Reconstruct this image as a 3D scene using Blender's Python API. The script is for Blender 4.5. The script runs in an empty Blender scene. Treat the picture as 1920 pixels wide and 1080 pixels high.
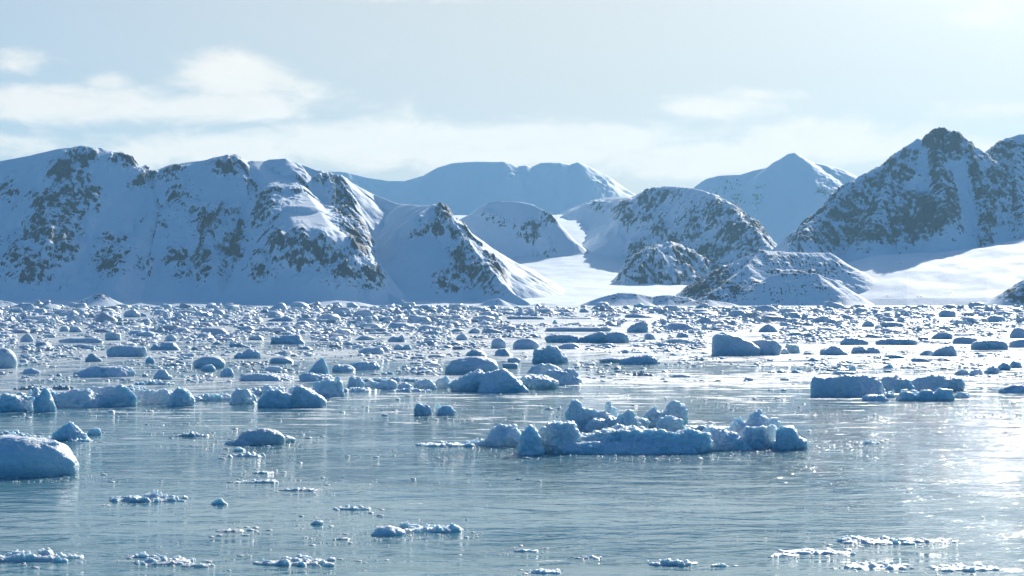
import bpy, bmesh, math, random
import numpy as np
from mathutils import Vector, Matrix, noise as mnoise

# ------------------------------------------------------------------ camera, sky, sun, exposure
SC = bpy.context.scene
COL = SC.collection
H0 = 6.0            # eye height above the water, metres (deck of a small ship)
F = 3583.0          # focal length in pixels of a 1920 wide picture
Y0 = 567.5          # image row of the horizon in that picture

cam_d = bpy.data.cameras.new('camera')
cam = bpy.data.objects.new('camera', cam_d); COL.objects.link(cam)
cam.location = (0, 0, H0); cam.rotation_euler = (math.radians(90), 0, 0)
cam_d.sensor_width = 36.0; cam_d.lens = 36.0 * F / 1920.0
cam_d.shift_y = (Y0 - 540.0) / 1920.0
cam_d.clip_start = 1.0; cam_d.clip_end = 90000.0
SC.camera = cam

SUN_AZ, SUN_EL = math.radians(20.2), math.radians(24.5)
sun_dir = Vector((math.sin(SUN_AZ) * math.cos(SUN_EL), math.cos(SUN_AZ) * math.cos(SUN_EL), math.sin(SUN_EL)))
sun_d = bpy.data.lights.new('sun', 'SUN'); sun_d.energy = 3.6; sun_d.angle = math.radians(0.5)
sun_d.color = (1.0, 0.94, 0.86)
sun = bpy.data.objects.new('sun', sun_d); COL.objects.link(sun)
sun.rotation_euler = (-sun_dir).to_track_quat('-Z', 'Y').to_euler()

SC.view_settings.view_transform = 'Standard'; SC.view_settings.look = 'None'
SC.view_settings.gamma = 1.0; SC.view_settings.use_curve_mapping = False
SC.view_settings.exposure = 0.94

class NT:
    """small helper for node trees"""
    def __init__(s, tree): s.t = tree; s.n = tree.nodes; s.l = tree.links
    def node(s, typ, **kw):
        n = s.n.new(typ)
        for k, v in kw.items():
            if k.startswith('i_'):
                n.inputs[k[2:].replace('_', ' ')].default_value = v
            else: setattr(n, k, v)
        return n
    def link(s, a, b): s.l.new(a, b)
    def val(s, x):
        return x
    def math(s, op, a, b=None, c=None, clamp=False):
        n = s.n.new('ShaderNodeMath'); n.operation = op; n.use_clamp = clamp
        for i, x in enumerate((a, b, c)):
            if x is None: continue
            if isinstance(x, (int, float)): n.inputs[i].default_value = x
            else: s.l.new(x, n.inputs[i])
        return n.outputs[0]
    def mix(s, f, a, b):
        n = s.n.new('ShaderNodeMix'); n.data_type = 'RGBA'
        for i, x in ((0, f), (6, a), (7, b)):
            if isinstance(x, (int, float)): n.inputs[i].default_value = x
            elif isinstance(x, tuple): n.inputs[i].default_value = x if len(x) == 4 else x + (1,)
            else: s.l.new(x, n.inputs[i])
        return n.outputs[2]
    def ramp(s, f, a, b, smooth=True):
        n = s.n.new('ShaderNodeMapRange'); n.interpolation_type = 'SMOOTHSTEP' if smooth else 'LINEAR'
        if isinstance(f, (int, float)): n.inputs[0].default_value = f
        else: s.l.new(f, n.inputs[0])
        n.inputs[1].default_value = a; n.inputs[2].default_value = b
        return n.outputs[0]
    def noise(s, vec, scale, detail=4, rough=0.5, dist=0.0, typ='FBM', lac=2.0):
        n = s.n.new('ShaderNodeTexNoise'); n.noise_type = typ
        n.inputs['Scale'].default_value = scale; n.inputs['Detail'].default_value = detail
        n.inputs['Roughness'].default_value = rough; n.inputs['Distortion'].default_value = dist
        n.inputs['Lacunarity'].default_value = lac
        s.l.new(vec, n.inputs['Vector']); return n.outputs[0]
    def mapping(s, vec, scale=(1, 1, 1), rot=(0, 0, 0), loc=(0, 0, 0)):
        n = s.n.new('ShaderNodeMapping'); s.l.new(vec, n.inputs[0])
        n.inputs['Scale'].default_value = scale; n.inputs['Rotation'].default_value = rot; n.inputs['Location'].default_value = loc
        return n.outputs[0]

def build_world():
    w = bpy.data.worlds.new("World"); SC.world = w; w.use_nodes = True
    t = NT(w.node_tree); w.node_tree.nodes.clear()
    out = t.node('ShaderNodeOutputWorld'); bg = t.node('ShaderNodeBackground')
    sky = t.node('ShaderNodeTexSky'); sky.sky_type = 'NISHITA'; sky.sun_disc = False
    sky.sun_elevation = SUN_EL; sky.sun_rotation = SUN_AZ
    sky.air_density = 1.0; sky.dust_density = 1.0; sky.ozone_density = 3.0; sky.altitude = 0
    # clouds: placed by compass direction and height above the horizon (degrees)
    tc = t.node('ShaderNodeTexCoord'); sep = t.node('ShaderNodeSeparateXYZ')
    t.link(tc.outputs['Generated'], sep.inputs[0])
    x, y, z = sep.outputs
    az = t.math('MULTIPLY', t.math('ARCTAN2', x, y), 57.2958)
    el = t.math('MULTIPLY', t.math('ARCSINE', z), 57.2958)
    cv = t.node('ShaderNodeCombineXYZ')
    t.link(az, cv.inputs[0]); t.link(t.math('MULTIPLY', el, 2.4), cv.inputs[1])
    n1 = t.noise(cv.outputs[0], 0.22, 10, 0.62, 0.9)
    n2 = t.noise(t.mapping(cv.outputs[0], loc=(31, 7, 3)), 0.8, 8, 0.6, .8)
    # (az, el, half width, half height, strength)
    def pd(px, py, w, h, s):
        return (math.degrees(math.atan((px - 960) / F)), math.degrees(math.atan((Y0 - py) / F)), w / F * 57.3, h / F * 57.3, s)
    blobs = [pd(40, 132, 90, 30, .9), pd(200, 165, 70, 25, .8), pd(120, 205, 330, 42, 1.15), pd(430, 150, 140, 50, 1.05), pd(400, 205, 240, 35, 1.0), pd(540, 170, 110, 40, .7),
             pd(20, 275, 140, 30, .8), pd(420, 285, 260, 40, 1.15), pd(720, 275, 330, 50, 1.25), pd(1050, 280, 300, 42, 1.15), pd(1300, 300, 300, 46, 1.1), pd(1560, 272, 200, 44, 1.25), pd(1800, 300, 200, 40, .9), pd(250, 300, 200, 30, .9), pd(980, 262, 420, 40, 1.2),
             pd(1340, 205, 150, 25, .75), pd(1430, 180, 110, 16, .6), pd(1240, 232, 130, 16, .6), pd(1850, 45, 90, 35, .75), pd(1900, 215, 170, 24, .85), pd(860, 225, 90, 25, .5),
             pd(700, 2, 340, 12, .45), pd(1500, 240, 60, 14, .3), pd(-350, 200, 300, 60, 1.0), pd(2300, 250, 280, 60, 1.0)]
    tot = None
    for (a, e, hw, hh, s) in blobs:
        dx = t.math('DIVIDE', t.math('SUBTRACT', az, a), hw); dy = t.math('DIVIDE', t.math('SUBTRACT', el, e), hh)
        r2 = t.math('ADD', t.math('MULTIPLY', dx, dx), t.math('MULTIPLY', dy, dy))
        g = t.math('MULTIPLY', t.math('POWER', 2.718, t.math('MULTIPLY', r2, -1.0)), s)
        tot = g if tot is None else t.math('MAXIMUM', tot, g)
    dens = t.math('ADD', tot, t.math('MULTIPLY', t.math('SUBTRACT', n1, 0.5), 1.7))
    dens = t.math('ADD', dens, t.math('MULTIPLY', t.math('SUBTRACT', n2, 0.5), 0.8))
    fac = t.ramp(dens, 0.26, 0.95)
    # thin high veil, mostly towards the sun's side
    veil = t.math('MULTIPLY', t.ramp(t.math('ABSOLUTE', t.math('SUBTRACT', az, 16)), 70, 12), t.ramp(el, 66, 12))
    veil = t.math('MULTIPLY', veil, VEIL)
    sc = t.node('ShaderNodeVectorMath', operation='MULTIPLY'); t.link(sky.outputs[0], sc.inputs[0]); sc.inputs[1].default_value = SKY_TINT
    base = t.mix(veil, sc.outputs[0], VEIL_COL)
    # bright aureole round the sun
    dt = t.node('ShaderNodeVectorMath', operation='DOT_PRODUCT'); t.link(tc.outputs['Generated'], dt.inputs[0]); dt.inputs[1].default_value = tuple(sun_dir)
    dc = t.math('MAXIMUM', dt.outputs['Value'], 0.0)
    glow = t.math('ADD', t.math('MULTIPLY', t.math('POWER', dc, 10.0), GLOW[0]), t.math('MULTIPLY', t.math('POWER', dc, 70.0), GLOW[1]))
    gv = t.node('ShaderNodeVectorMath', operation='SCALE'); gv.inputs[0].default_value = (1.0, .98, .93); t.link(glow, gv.inputs['Scale'])
    ba = t.node('ShaderNodeVectorMath', operation='ADD'); t.link(base, ba.inputs[0]); t.link(gv.outputs[0], ba.inputs[1]); base = ba.outputs[0]
    ccol = t.mix(n2, CLOUD_A, CLOUD_B)
    final = t.mix(t.math('MULTIPLY', fac, 0.85), base, ccol)
    t.link(final, bg.inputs[0]); bg.inputs[1].default_value = SKY_STR
    t.link(bg.outputs[0], out.inputs[0])

GLOW = (2.6, 30.0)
SKY_STR = 0.06
VEIL = 0.92
SKY_TINT = (0.19, 0.58, 0.96)
VEIL_COL = (5.7, 5.5, 5.05)
CLOUD_A, CLOUD_B = (8.6, 8.0, 7.15), (10.2, 9.45, 8.45)
build_world()

# ------------------------------------------------------------------ helpers
def P(px, py, D):
    """a picture point at a chosen distance, as a point of the place"""
    return ((px - 960.0) / F * D, D, H0 + (Y0 - py) / F * D)
def dist_at(yb):
    return H0 * F / (yb - Y0)

def mat(name):
    m = bpy.data.materials.new(name); m.use_nodes = True; m.node_tree.nodes.clear()
    t = NT(m.node_tree); out = t.node('ShaderNodeOutputMaterial')
    return m, t, out

def mesh_obj(name, verts, faces, m, parent=None, smooth=True, attrs=None, link=True):
    verts = np.asarray(verts, np.float32); faces = np.asarray(faces, np.int32)
    me = bpy.data.meshes.new(name)
    k = faces.shape[1]
    me.vertices.add(len(verts)); me.vertices.foreach_set('co', verts.ravel())
    me.loops.add(faces.size); me.loops.foreach_set('vertex_index', faces.ravel())
    me.polygons.add(len(faces)); me.polygons.foreach_set('loop_start', np.arange(0, faces.size, k, dtype=np.int32))
    me.polygons.foreach_set('loop_total', np.full(len(faces), k, np.int32))
    me.polygons.foreach_set('use_smooth', np.full(len(faces), smooth, bool))
    me.update(calc_edges=True)
    if attrs:
        for an, av in attrs.items():
            a = me.attributes.new(an, 'FLOAT', 'POINT'); a.data.foreach_set('value', np.asarray(av, np.float32).ravel())
    me.materials.append(m)
    o = bpy.data.objects.new(name, me)
    if link: COL.objects.link(o)
    if parent: o.parent = parent
    return o

def tag(o, label=None, cat=None, group=None, kind=None):
    if label: o['label'] = label
    if cat: o['category'] = cat
    if group: o['group'] = group
    if kind: o['kind'] = kind
    return o

# numpy gradient noise ---------------------------------------------------------
def _h(ix, iy, iz, seed):
    h = (ix.astype(np.uint32) * np.uint32(374761393) + iy.astype(np.uint32) * np.uint32(668265263)
         + iz.astype(np.uint32) * np.uint32(2147483647 - 5) + np.uint32(seed * 974711 % 4294967295))
    h ^= h >> np.uint32(13); h *= np.uint32(1274126177); h ^= h >> np.uint32(16); h *= np.uint32(2246822519); h ^= h >> np.uint32(13)
    return h
def noise2(x, y, seed=0):
    fx = np.floor(x); fy = np.floor(y); ix = fx.astype(np.int64); iy = fy.astype(np.int64); x = x - fx; y = y - fy
    z0 = np.zeros_like(ix)
    def g(i, j, dx, dy):
        a = _h(i, j, z0, seed).astype(np.float64) * (2 * np.pi / 4294967296.0)
        return np.cos(a) * dx + np.sin(a) * dy
    u = x * x * x * (x * (x * 6 - 15) + 10); v = y * y * y * (y * (y * 6 - 15) + 10)
    a = g(ix, iy, x, y); b = g(ix + 1, iy, x - 1, y); c = g(ix, iy + 1, x, y - 1); d = g(ix + 1, iy + 1, x - 1, y - 1)
    return ((a + u * (b - a)) * (1 - v) + (c + u * (d - c)) * v) * 1.41
def fbm(x, y, oct=5, seed=0, gain=0.5, lac=2.03):
    s = 0; a = 1; tot = 0
    for o in range(oct):
        s = s + a * noise2(x, y, seed + o * 17); tot += a; a *= gain; x = x * lac + 13.7; y = y * lac + 7.1
    return s / tot
def ridged(x, y, oct=5, seed=0, gain=0.5, lac=2.03):
    s = 0; a = 1; tot = 0
    for o in range(oct):
        s = s + a * (1 - 2 * np.abs(noise2(x, y, seed + o * 17))); tot += a; a *= gain; x = x * lac + 13.7; y = y * lac + 7.1
    return s / tot
def noise3(x, y, z, seed=0):
    fx = np.floor(x); fy = np.floor(y); fz = np.floor(z)
    ix = fx.astype(np.int64); iy = fy.astype(np.int64); iz = fz.astype(np.int64); x = x - fx; y = y - fy; z = z - fz
    def g(i, j, k, dx, dy, dz):
        h = _h(i, j, k, seed)
        a = (h & np.uint32(0xffff)).astype(np.float64) * (2 * np.pi / 65536); c = (h >> np.uint32(16)).astype(np.float64) / 32768.0 - 1
        r = np.sqrt(np.maximum(0, 1 - c * c))
        return np.cos(a) * r * dx + np.sin(a) * r * dy + c * dz
    f = lambda t: t * t * t * (t * (t * 6 - 15) + 10)
    u, v, w = f(x), f(y), f(z); r = []
    for k in (0, 1):
        a = g(ix, iy, iz + k, x, y, z - k); b = g(ix + 1, iy, iz + k, x - 1, y, z - k)
        c = g(ix, iy + 1, iz + k, x, y - 1, z - k); d = g(ix + 1, iy + 1, iz + k, x - 1, y - 1, z - k)
        r.append((a + u * (b - a)) * (1 - v) + (c + u * (d - c)) * v)
    return (r[0] * (1 - w) + r[1] * w) * 1.5
def fbm3(p, scale, oct=4, seed=0, gain=0.5, ridge=False):
    s = 0; a = 1; tot = 0; q = p * scale
    for o in range(oct):
        n = noise3(q[:, 0], q[:, 1], q[:, 2], seed + o * 31)
        s = s + a * ((1 - 2 * np.abs(n)) if ridge else n); tot += a; a *= gain; q = q * 2.03 + 11.3
    return s / tot

# ------------------------------------------------------------------ materials of the land
def mat_mountain():
    m, t, out = mat('snow and rock')
    b = t.node('ShaderNodeBsdfPrincipled'); t.link(b.outputs[0], out.inputs[0])
    geo = t.node('ShaderNodeNewGeometry'); at = t.node('ShaderNodeAttribute', attribute_name='rock')
    pos = geo.outputs['Position']
    n = t.noise(t.mapping(pos, (1, 0.7, 1.5)), 0.085, 7, 0.62)
    n2 = t.noise(pos, 0.45, 4, 0.6)
    m0 = t.math('ADD', at.outputs['Fac'], t.math('MULTIPLY', t.math('SUBTRACT', n, 0.5), 1.1))
    m0 = t.math('ADD', m0, t.math('MULTIPLY', t.math('SUBTRACT', n2, 0.5), 0.8))
    f = t.ramp(m0, 0.42, 0.66)
    rn = t.noise(pos, 0.03, 5, 0.6)
    rock = t.mix(rn, (0.010, 0.018, 0.040), (0.030, 0.044, 0.080))
    sn = t.noise(pos, 0.006, 5, 0.6)
    snow = t.mix(sn, (0.71, 0.80, 0.87), (0.80, 0.85, 0.88))
    t.link(t.mix(f, snow, rock), b.inputs['Base Color'])
    b.inputs['Roughness'].default_value = 0.75
    b.inputs['Specular IOR Level'].default_value = 0.2
    bump = t.node('ShaderNodeBump'); bump.inputs['Strength'].default_value = 0.5; bump.inputs['Distance'].default_value = 1.6
    t.link(t.noise(pos, 0.22, 5, 0.6), bump.inputs['Height']); t.link(bump.outputs[0], b.inputs['Normal'])
    return m
M_MTN = mat_mountain()

# ------------------------------------------------------------------ terrain from ridge lines
def roof(X, Y, ridges, zb):
    """height under a set of ridge lines falling away on both sides; also arc length and distance to the ridge that wins"""
    best = np.full(X.shape, -1e9); arc = np.zeros(X.shape); dd = np.zeros(X.shape)
    for ri, rd in enumerate(ridges):
        pts, s, p = rd[:3]; R0 = rd[3] if len(rd) > 3 else None; FL = rd[4] if len(rd) > 4 else 0
        P3 = [P(*q) for q in pts]; L = ri * 1000.0
        for a, b in zip(P3[:-1], P3[1:]):
            ax, ay, az = a; bx, by, bz = b; vx, vy = bx - ax, by - ay; l2 = vx * vx + vy * vy + 1e-9
            tt = np.clip(((X - ax) * vx + (Y - ay) * vy) / l2, 0, 1)
            d = np.hypot(X - (ax + tt * vx), Y - (ay + tt * vy))
            if FL: d = np.sqrt(np.maximum(0, d - FL) ** 2 + 64) - 8
            z = az + tt * (bz - az); Hh = np.maximum(z - zb, 1.0)
            u = s * d / Hh
            h = zb + Hh * np.power(np.maximum(0, 1 - u / p), p)
            if R0: h = np.where(d < R0, z - s * d, z - s * R0 - 1.5 * (d - R0))
            w = h > best
            best = np.where(w, h, best); arc = np.where(w, L + tt * math.sqrt(l2), arc); dd = np.where(w, d, dd)
            L += math.sqrt(l2)
    return best, arc, dd

def blob_mask(px, py, blobs):
    m = np.zeros(px.shape)
    for b in blobs:
        cx, cy, rx, ry, s = b[:5]; a = math.radians(b[5]) if len(b) > 5 else 0
        dx, dy = px - cx, py - cy
        u = (dx * math.cos(a) + dy * math.sin(a)) / rx; v = (-dx * math.sin(a) + dy * math.cos(a)) / ry
        m = np.maximum(m, s * np.clip(1.35 - np.sqrt(u * u + v * v) * 0.9, 0, 1))
    return m

def terrain(name, label, pxr, Dr, step, ridges, zb=-14, blobs=(), gully=(45, 260, 10), rough=3.0, crag=7.0, seed=1, extra=None, rockbase=0.0, speck=0.0):
    """a mountain: grid rows at distances Dr, columns spreading away from the water"""
    u = np.arange(pxr[0], pxr[1] + .1, step[0]); D = np.arange(Dr[0], Dr[1] + .1, step[1])
    U, DD = np.meshgrid((u - 960) / F, D); X = U * DD; Y = DD.copy()
    h, arc, d = roof(X, Y, ridges, zb)
    if extra is not None: h = extra(X, Y, h)
    l1, l2, amp = gully
    top = np.clip(d / 45.0, 0, 1) ** 0.8
    foot = np.clip((h - 4) / 50.0, 0, 1)
    wx = fbm(X / 160, Y / 160, 3, seed + 5) * 1.2
    g = ridged(arc / l1 + wx, d / l2 + wx * .3, 3, seed)
    px = 960 + F * X / Y; py = Y0 - (h - H0) * F / Y
    R = blob_mask(px, py, blobs)
    jag = fbm(X / 60, Y / 60, 3, seed + 9)
    h = h + g * amp * top * foot * (0.45 + 0.8 * R) + fbm(X / 90, Y / 90, 5, seed + 3) * rough * (0.15 + .85 * top) * 1.25 * np.clip((h + 6) / 25, 0, 1)
    cr = ridged(X / 34 + wx, Y / 48 - wx, 5, seed + 7, gain=0.6)
    h = h + cr * crag * np.clip(R * 1.3 + rockbase, 0, 1) * (0.5 + .5 * top) * np.clip((h + 2) / 20, 0, 1)
    h = h + jag * 1.6 * R
    # steepness -> where snow cannot lie
    gy = np.gradient(h, axis=0) / step[1]
    gx = np.gradient(h, axis=1) / np.maximum(np.gradient(X, axis=1), .1)
    st = np.hypot(gx, gy)
    streak = fbm(arc / (l1 * .16) + wx, d / (l1 * .9), 4, seed + 41, gain=.65)
    fine = fbm(X / 13, Y / 16 , 4, seed + 21, gain=.75)
    diag = fbm((X + Y * .3 + h * 1.1) / 22, (h - X * .5) / 70, 4, seed + 33, gain=.6)
    rk = -0.02 + 0.45 * np.clip(R, 0, 1.2) + 0.34 * np.clip(st - 0.75, -0.8, 1.3) + 0.75 * fine * (0.4 + R) + 0.45 * diag * (0.3 + R) + 1.05 * streak * (.35 + .8 * R) + 0.14 * g * top * (.4 + R) + rockbase
    if speck: rk = rk + speck * np.clip(.75 + 1.6 * fbm(X / 45, Y / 45, 3, seed + 60), .1, 1.4) * np.clip((noise2(X / 5.5, Y / 7.0, seed + 50) + .5 * noise2(X / 2.6, Y / 3.5, seed + 51) + .6 * R - .45) * 5, 0, 1.2)
    rk = np.where(h < 2, rk - 0.3, rk)
    nr, nc = X.shape
    idx = np.arange(nr * nc).reshape(nr, nc)
    q = np.stack([idx[:-1, :-1], idx[:-1, 1:], idx[1:, 1:], idx[1:, :-1]], -1).reshape(-1, 4)
    hz = h.ravel(); keep = (hz[q].max(1) > -6)
    q = q[keep]
    used = np.unique(q); re = np.zeros(nr * nc, np.int64); re[used] = np.arange(len(used))
    V = np.stack([X.ravel(), Y.ravel(), hz], 1)[used]
    o = mesh_obj(name, V, re[q], M_MTN, attrs={'rock': rk.ravel()[used]})
    return tag(o, label, name.replace('_', ' '), kind='structure')

L_blobs = [(150, 300, 30, 22, 1), (128, 345, 38, 40, 1.1), (108, 400, 48, 36, 1.15), (80, 440, 50, 26, 1), (105, 470, 42, 26, 1), (55, 495, 52, 26, 1), (15, 470, 40, 30, .6), (60, 530, 60, 18, .75), (165, 375, 30, 24, .9),
           (20, 370, 30, 30, .45), (240, 305, 44, 22, .75), (275, 340, 30, 22, .7), (325, 335, 30, 28, .65), (350, 385, 36, 36, .75), (430, 315, 34, 26, .85), (395, 425, 40, 42, .85), (435, 455, 28, 52, 1.0),
           (385, 500, 30, 34, .85), (215, 470, 42, 30, .75), (205, 505, 40, 26, .8), (330, 495, 24, 34, .7), (345, 520, 24, 22, .7), (265, 500, 22, 30, .55), (500, 400, 26, 50, .75, 25), (520, 470, 18, 46, .7),
           (560, 470, 24, 44, .95), (600, 480, 26, 44, .95), (640, 390, 22, 62, 1.1, -15), (672, 460, 20, 60, 1.15, -20), (640, 505, 40, 36, .95), (690, 520, 26, 30, .8), (488, 505, 20, 26, .85), (555, 365, 20, 40, .4, 30),
           (620, 345, 26, 22, .9), (470, 350, 24, 18, .6, 30), (150, 440, 26, 20, .5), (300, 440, 40, 40, .35), (832, 405, 14, 28, 1.05, -25), (806, 428, 30, 16, .75), (868, 455, 14, 36, 1.0, -35), (880, 505, 44, 32, .95), (915, 515, 30, 26, 1.1, 30),
           (845, 535, 36, 20, .8), (790, 440, 20, 14, .4), (930, 545, 20, 14, .7), (-120, 420, 90, 80, .8)]
terrain('mountain_range', 'long snow covered mountain wall with dark rocky gullies filling the left third', (-420, 1120), (3960, 5150), (1.5, 3.2),
    [([(-700, 380, 4900), (-400, 350, 4850), (-150, 325, 4800), (0, 302, 4800), (60, 290, 4800), (110, 279, 4780), (150, 275, 4760), (190, 277, 4760), (215, 287, 4760), (250, 308, 4760), (280, 321, 4760), (310, 315, 4760), (350, 305, 4740),
       (400, 298, 4720), (430, 293, 4700), (450, 299, 4700), (478, 308, 4740), (505, 298, 4720), (535, 297, 4700), (565, 308, 4720), (600, 321, 4700), (640, 332, 4720), (700, 364, 4760), (745, 382, 4700), (790, 386, 4560), (812, 385, 4480)], .78, 1.35),
     ([(150, 275, 4760), (135, 345, 4600), (95, 425, 4400), (60, 480, 4290)], .80, 1.3),
     ([(-250, 350, 4820), (-200, 420, 4500), (-160, 520, 4180)], .85, 1.3),
     ([(275, 321, 4760), (290, 390, 4560), (250, 470, 4330), (215, 540, 4120)], .72, 1.3),
     ([(350, 305, 4740), (380, 390, 4540), (400, 470, 4320), (410, 545, 4120)], .75, 1.3),
     ([(430, 293, 4700), (462, 336, 4610), (492, 380, 4510), (515, 425, 4410)], .74, 1.3),
     ([(500, 302, 4730), (535, 350, 4560), (565, 388, 4400), (588, 428, 4225)], .95, 1.2, None, 34),
     
     ([(622, 328, 4720), (645, 390, 4560), (675, 450, 4400), (700, 500, 4260), (722, 545, 4130), (760, 566, 4020)], .84, 1.25),
     ([(812, 385, 4480), (840, 405, 4420), (868, 440, 4360), (900, 485, 4270), (935, 525, 4160), (965, 552, 4060), (990, 566, 4000)], .98, 1.25),
     ([(812, 385, 4480), (785, 400, 4420), (748, 425, 4420)], 1.25, 1.3)],
    blobs=L_blobs, seed=3, rough=7, crag=16, gully=(60, 320, 25), rockbase=.03)

terrain('distant_mountain', 'pale hazy snow plateau mountain with a jagged flat top behind the valley', (430, 1330), (8900, 12600), (2.0, 14),
    [([(350, 300, 11500), (480, 330, 11400), (560, 335, 11300), (620, 320, 11200), (650, 322, 11200), (690, 332, 11200), (730, 338, 11200), (760, 338, 11100), (795, 328, 11000), (820, 314, 11000), (850, 305, 11000), (900, 302, 11000), (945, 303, 10900),
       (958, 306, 10900), (966, 313, 10900), (975, 310, 10900), (985, 309, 10900), (996, 313, 10900), (1015, 304, 10900), (1050, 304, 10900), (1068, 308, 10900), (1083, 303, 10900), (1100, 310, 10900), (1120, 320, 10900), (1138, 332, 10900),
       (1150, 348, 10900), (1178, 368, 10900), (1240, 400, 10900), (1340, 450, 10900)], .66, 1.6),
     ],
    blobs=[(1130, 350, 26, 24, .6), (960, 325, 30, 12, .4), (800, 350, 20, 16, .35)], seed=11, rough=9, crag=16, gully=(190, 900, 10))

terrain('valley_peak', 'small flat topped snow peak with a rocky right edge in the middle of the valley', (800, 1100), (5000, 6500), (1.5, 5),
    [([(790, 470, 5900), (830, 425, 5800), (850, 416, 5800), (880, 402, 5750), (900, 388, 5720), (915, 380, 5700), (940, 377, 5700), (975, 379, 5700), (1000, 384, 5700), (1018, 394, 5680), (1032, 404, 5650), (1045, 425, 5630)], 1.05, 1.15)],
    zb=60, blobs=[(930, 412, 40, 10, .5, 25), (985, 425, 16, 8, .3), (1028, 405, 18, 18, 1.0), (998, 440, 26, 18, 1.1), (1030, 475, 16, 30, 1.0), (1010, 490, 20, 16, .7), (960, 425, 50, 8, .25)], seed=23, rough=7, crag=14, gully=(80, 300, 14))

terrain('buttress_mountain', 'craggy snow mountain with a rocky front and a smooth shaded bowl right of the valley', (1000, 1500), (4350, 8300), (1.5, 5),
    [([(1020, 412, 7900), (1045, 402, 7900), (1070, 391, 7850), (1100, 379, 7800), (1130, 371, 7700), (1160, 369, 7400), (1185, 371, 6800)], .80, 1.2),
     ([(1068, 393, 7300), (1130, 373, 6700), (1185, 370, 6150), (1225, 354, 5740)], .92, 1.2),
     ([(1192, 374, 5900), (1210, 360, 5800), (1235, 352, 5700), (1265, 351, 5650), (1292, 352, 5600), (1315, 356, 5520), (1332, 364, 5450),
       (1352, 376, 5360), (1375, 396, 5260), (1395, 418, 5150), (1420, 440, 5050), (1445, 468, 4950), (1500, 520, 4830)], 1.08, 1.2),
     ([(1150, 560, 4600), (1172, 530, 4680), (1195, 500, 4760), (1222, 474, 4830), (1250, 457, 4900), (1275, 462, 4930), (1300, 480, 4930), (1340, 498, 4930), (1380, 505, 4900), (1420, 520, 4850)], .85, 1.2),
     ([(1392, 414, 5280), (1400, 470, 4980)], .9, 1.2)],
    blobs=[(1395, 418, 70, 20, 1.0, 43), (1240, 365, 50, 16, .6), (1120, 390, 22, 10, .5), (1175, 405, 24, 24, .7, -30), (1215, 395, 22, 34, .75, 20), (1235, 430, 16, 40, .55), (1262, 370, 22, 10, .5), (1340, 400, 26, 34, .9), (1380, 440, 32, 44, .95), (1300, 425, 30, 50, .55), (1215, 492, 40, 34, 1.05),
           (1190, 520, 26, 26, .9), (1262, 470, 22, 34, .75), (1330, 490, 30, 34, .85), (1400, 475, 26, 30, .9), (1290, 500, 26, 26, .8), (1425, 460, 16, 16, .8), (1260, 530, 40, 20, .7), (1340, 540, 50, 16, .8)], seed=31, rough=9, crag=20, gully=(85, 320, 26), rockbase=.05)

terrain('pointed_peak', 'far pale blue snow mountain with a small rounded point on its summit ridge', (1240, 1720), (7200, 10300), (1.8, 9),
    [([(1230, 420, 9300), (1290, 372, 9200), (1312, 350, 9100), (1325, 335, 9000), (1350, 329, 9000), (1390, 327, 9000), (1415, 319, 9000), (1435, 315, 9000), (1450, 309, 9000), (1466, 296, 9000), (1478, 288, 9000), (1490, 286, 9000), (1500, 291, 9000), (1512, 301, 9000),
       (1550, 310, 9000), (1580, 318, 9000), (1605, 331, 9000), (1660, 372, 9000), (1760, 440, 9000)], .68, 1.7)],
    blobs=[(1365, 350, 36, 20, .65), (1385, 385, 16, 30, .7), (1420, 350, 20, 16, .5), (1418, 385, 14, 26, .7), (1550, 350, 34, 30, .7), (1585, 340, 20, 18, .5)], seed=41, rough=7, crag=12, gully=(120, 600, 8))

terrain('rocky_peak', 'steep dark rocky peak dusted with snow towering at the right with a split summit', (1440, 2500), (4150, 5500), (1.5, 3.0),
    [([(1455, 500, 4480), (1480, 468, 4550), (1500, 445, 4590), (1530, 412, 4750), (1560, 382, 4800), (1600, 340, 4870), (1622, 325, 4900), (1650, 314, 4930), (1672, 309, 4930), (1680, 294, 4950), (1700, 275, 4950), (1720, 260, 4950), (1730, 264, 4950),
       (1738, 266, 4950), (1750, 247, 4950), (1764, 242, 4950), (1778, 250, 4950), (1795, 250, 4950), (1808, 264, 4950), (1822, 284, 4970), (1836, 300, 4990), (1850, 292, 5030), (1864, 276, 5050), (1884, 261, 5050), (1910, 254, 5050), (1940, 247, 5050),
       (2000, 240, 5050), (2100, 262, 5050), (2250, 300, 5050), (2550, 360, 5050)], 1.0, 1.3),
     ([(1764, 242, 4950), (1762, 300, 4850), (1768, 370, 4700), (1778, 420, 4580)], 1.05, 1.25),
     ([(1674, 309, 4930), (1655, 380, 4760), (1632, 430, 4640)], 1.0, 1.25),
     ([(1910, 254, 5050), (1905, 340, 4850), (1930, 430, 4600)], 1.0, 1.3)],
    zb=40, blobs=[(1757, 262, 24, 20, 1.15), (1788, 275, 16, 26, 1.1), (1757, 315, 12, 44, 1.05, -8), (1772, 380, 20, 60, 1.15, -6), (1715, 415, 40, 30, 1.1), (1735, 395, 34, 24, .9), (1760, 430, 34, 14, 1), (1600, 400, 90, 60, .68), (1530, 445, 50, 34, .7),
           (1650, 370, 60, 60, .6), (1690, 320, 44, 40, .5), (1830, 345, 10, 90, .75, -12), (1852, 410, 14, 50, .85), (1840, 360, 20, 14, .7), (1885, 350, 40, 70, .7, -20), (1905, 290, 60, 24, .75), (1640, 440, 80, 20, .75), (1980, 350, 80, 100, .7), (2200, 380, 160, 80, .7)],
    seed=53, rough=7, crag=20, gully=(52, 240, 20), rockbase=0.13)

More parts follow.
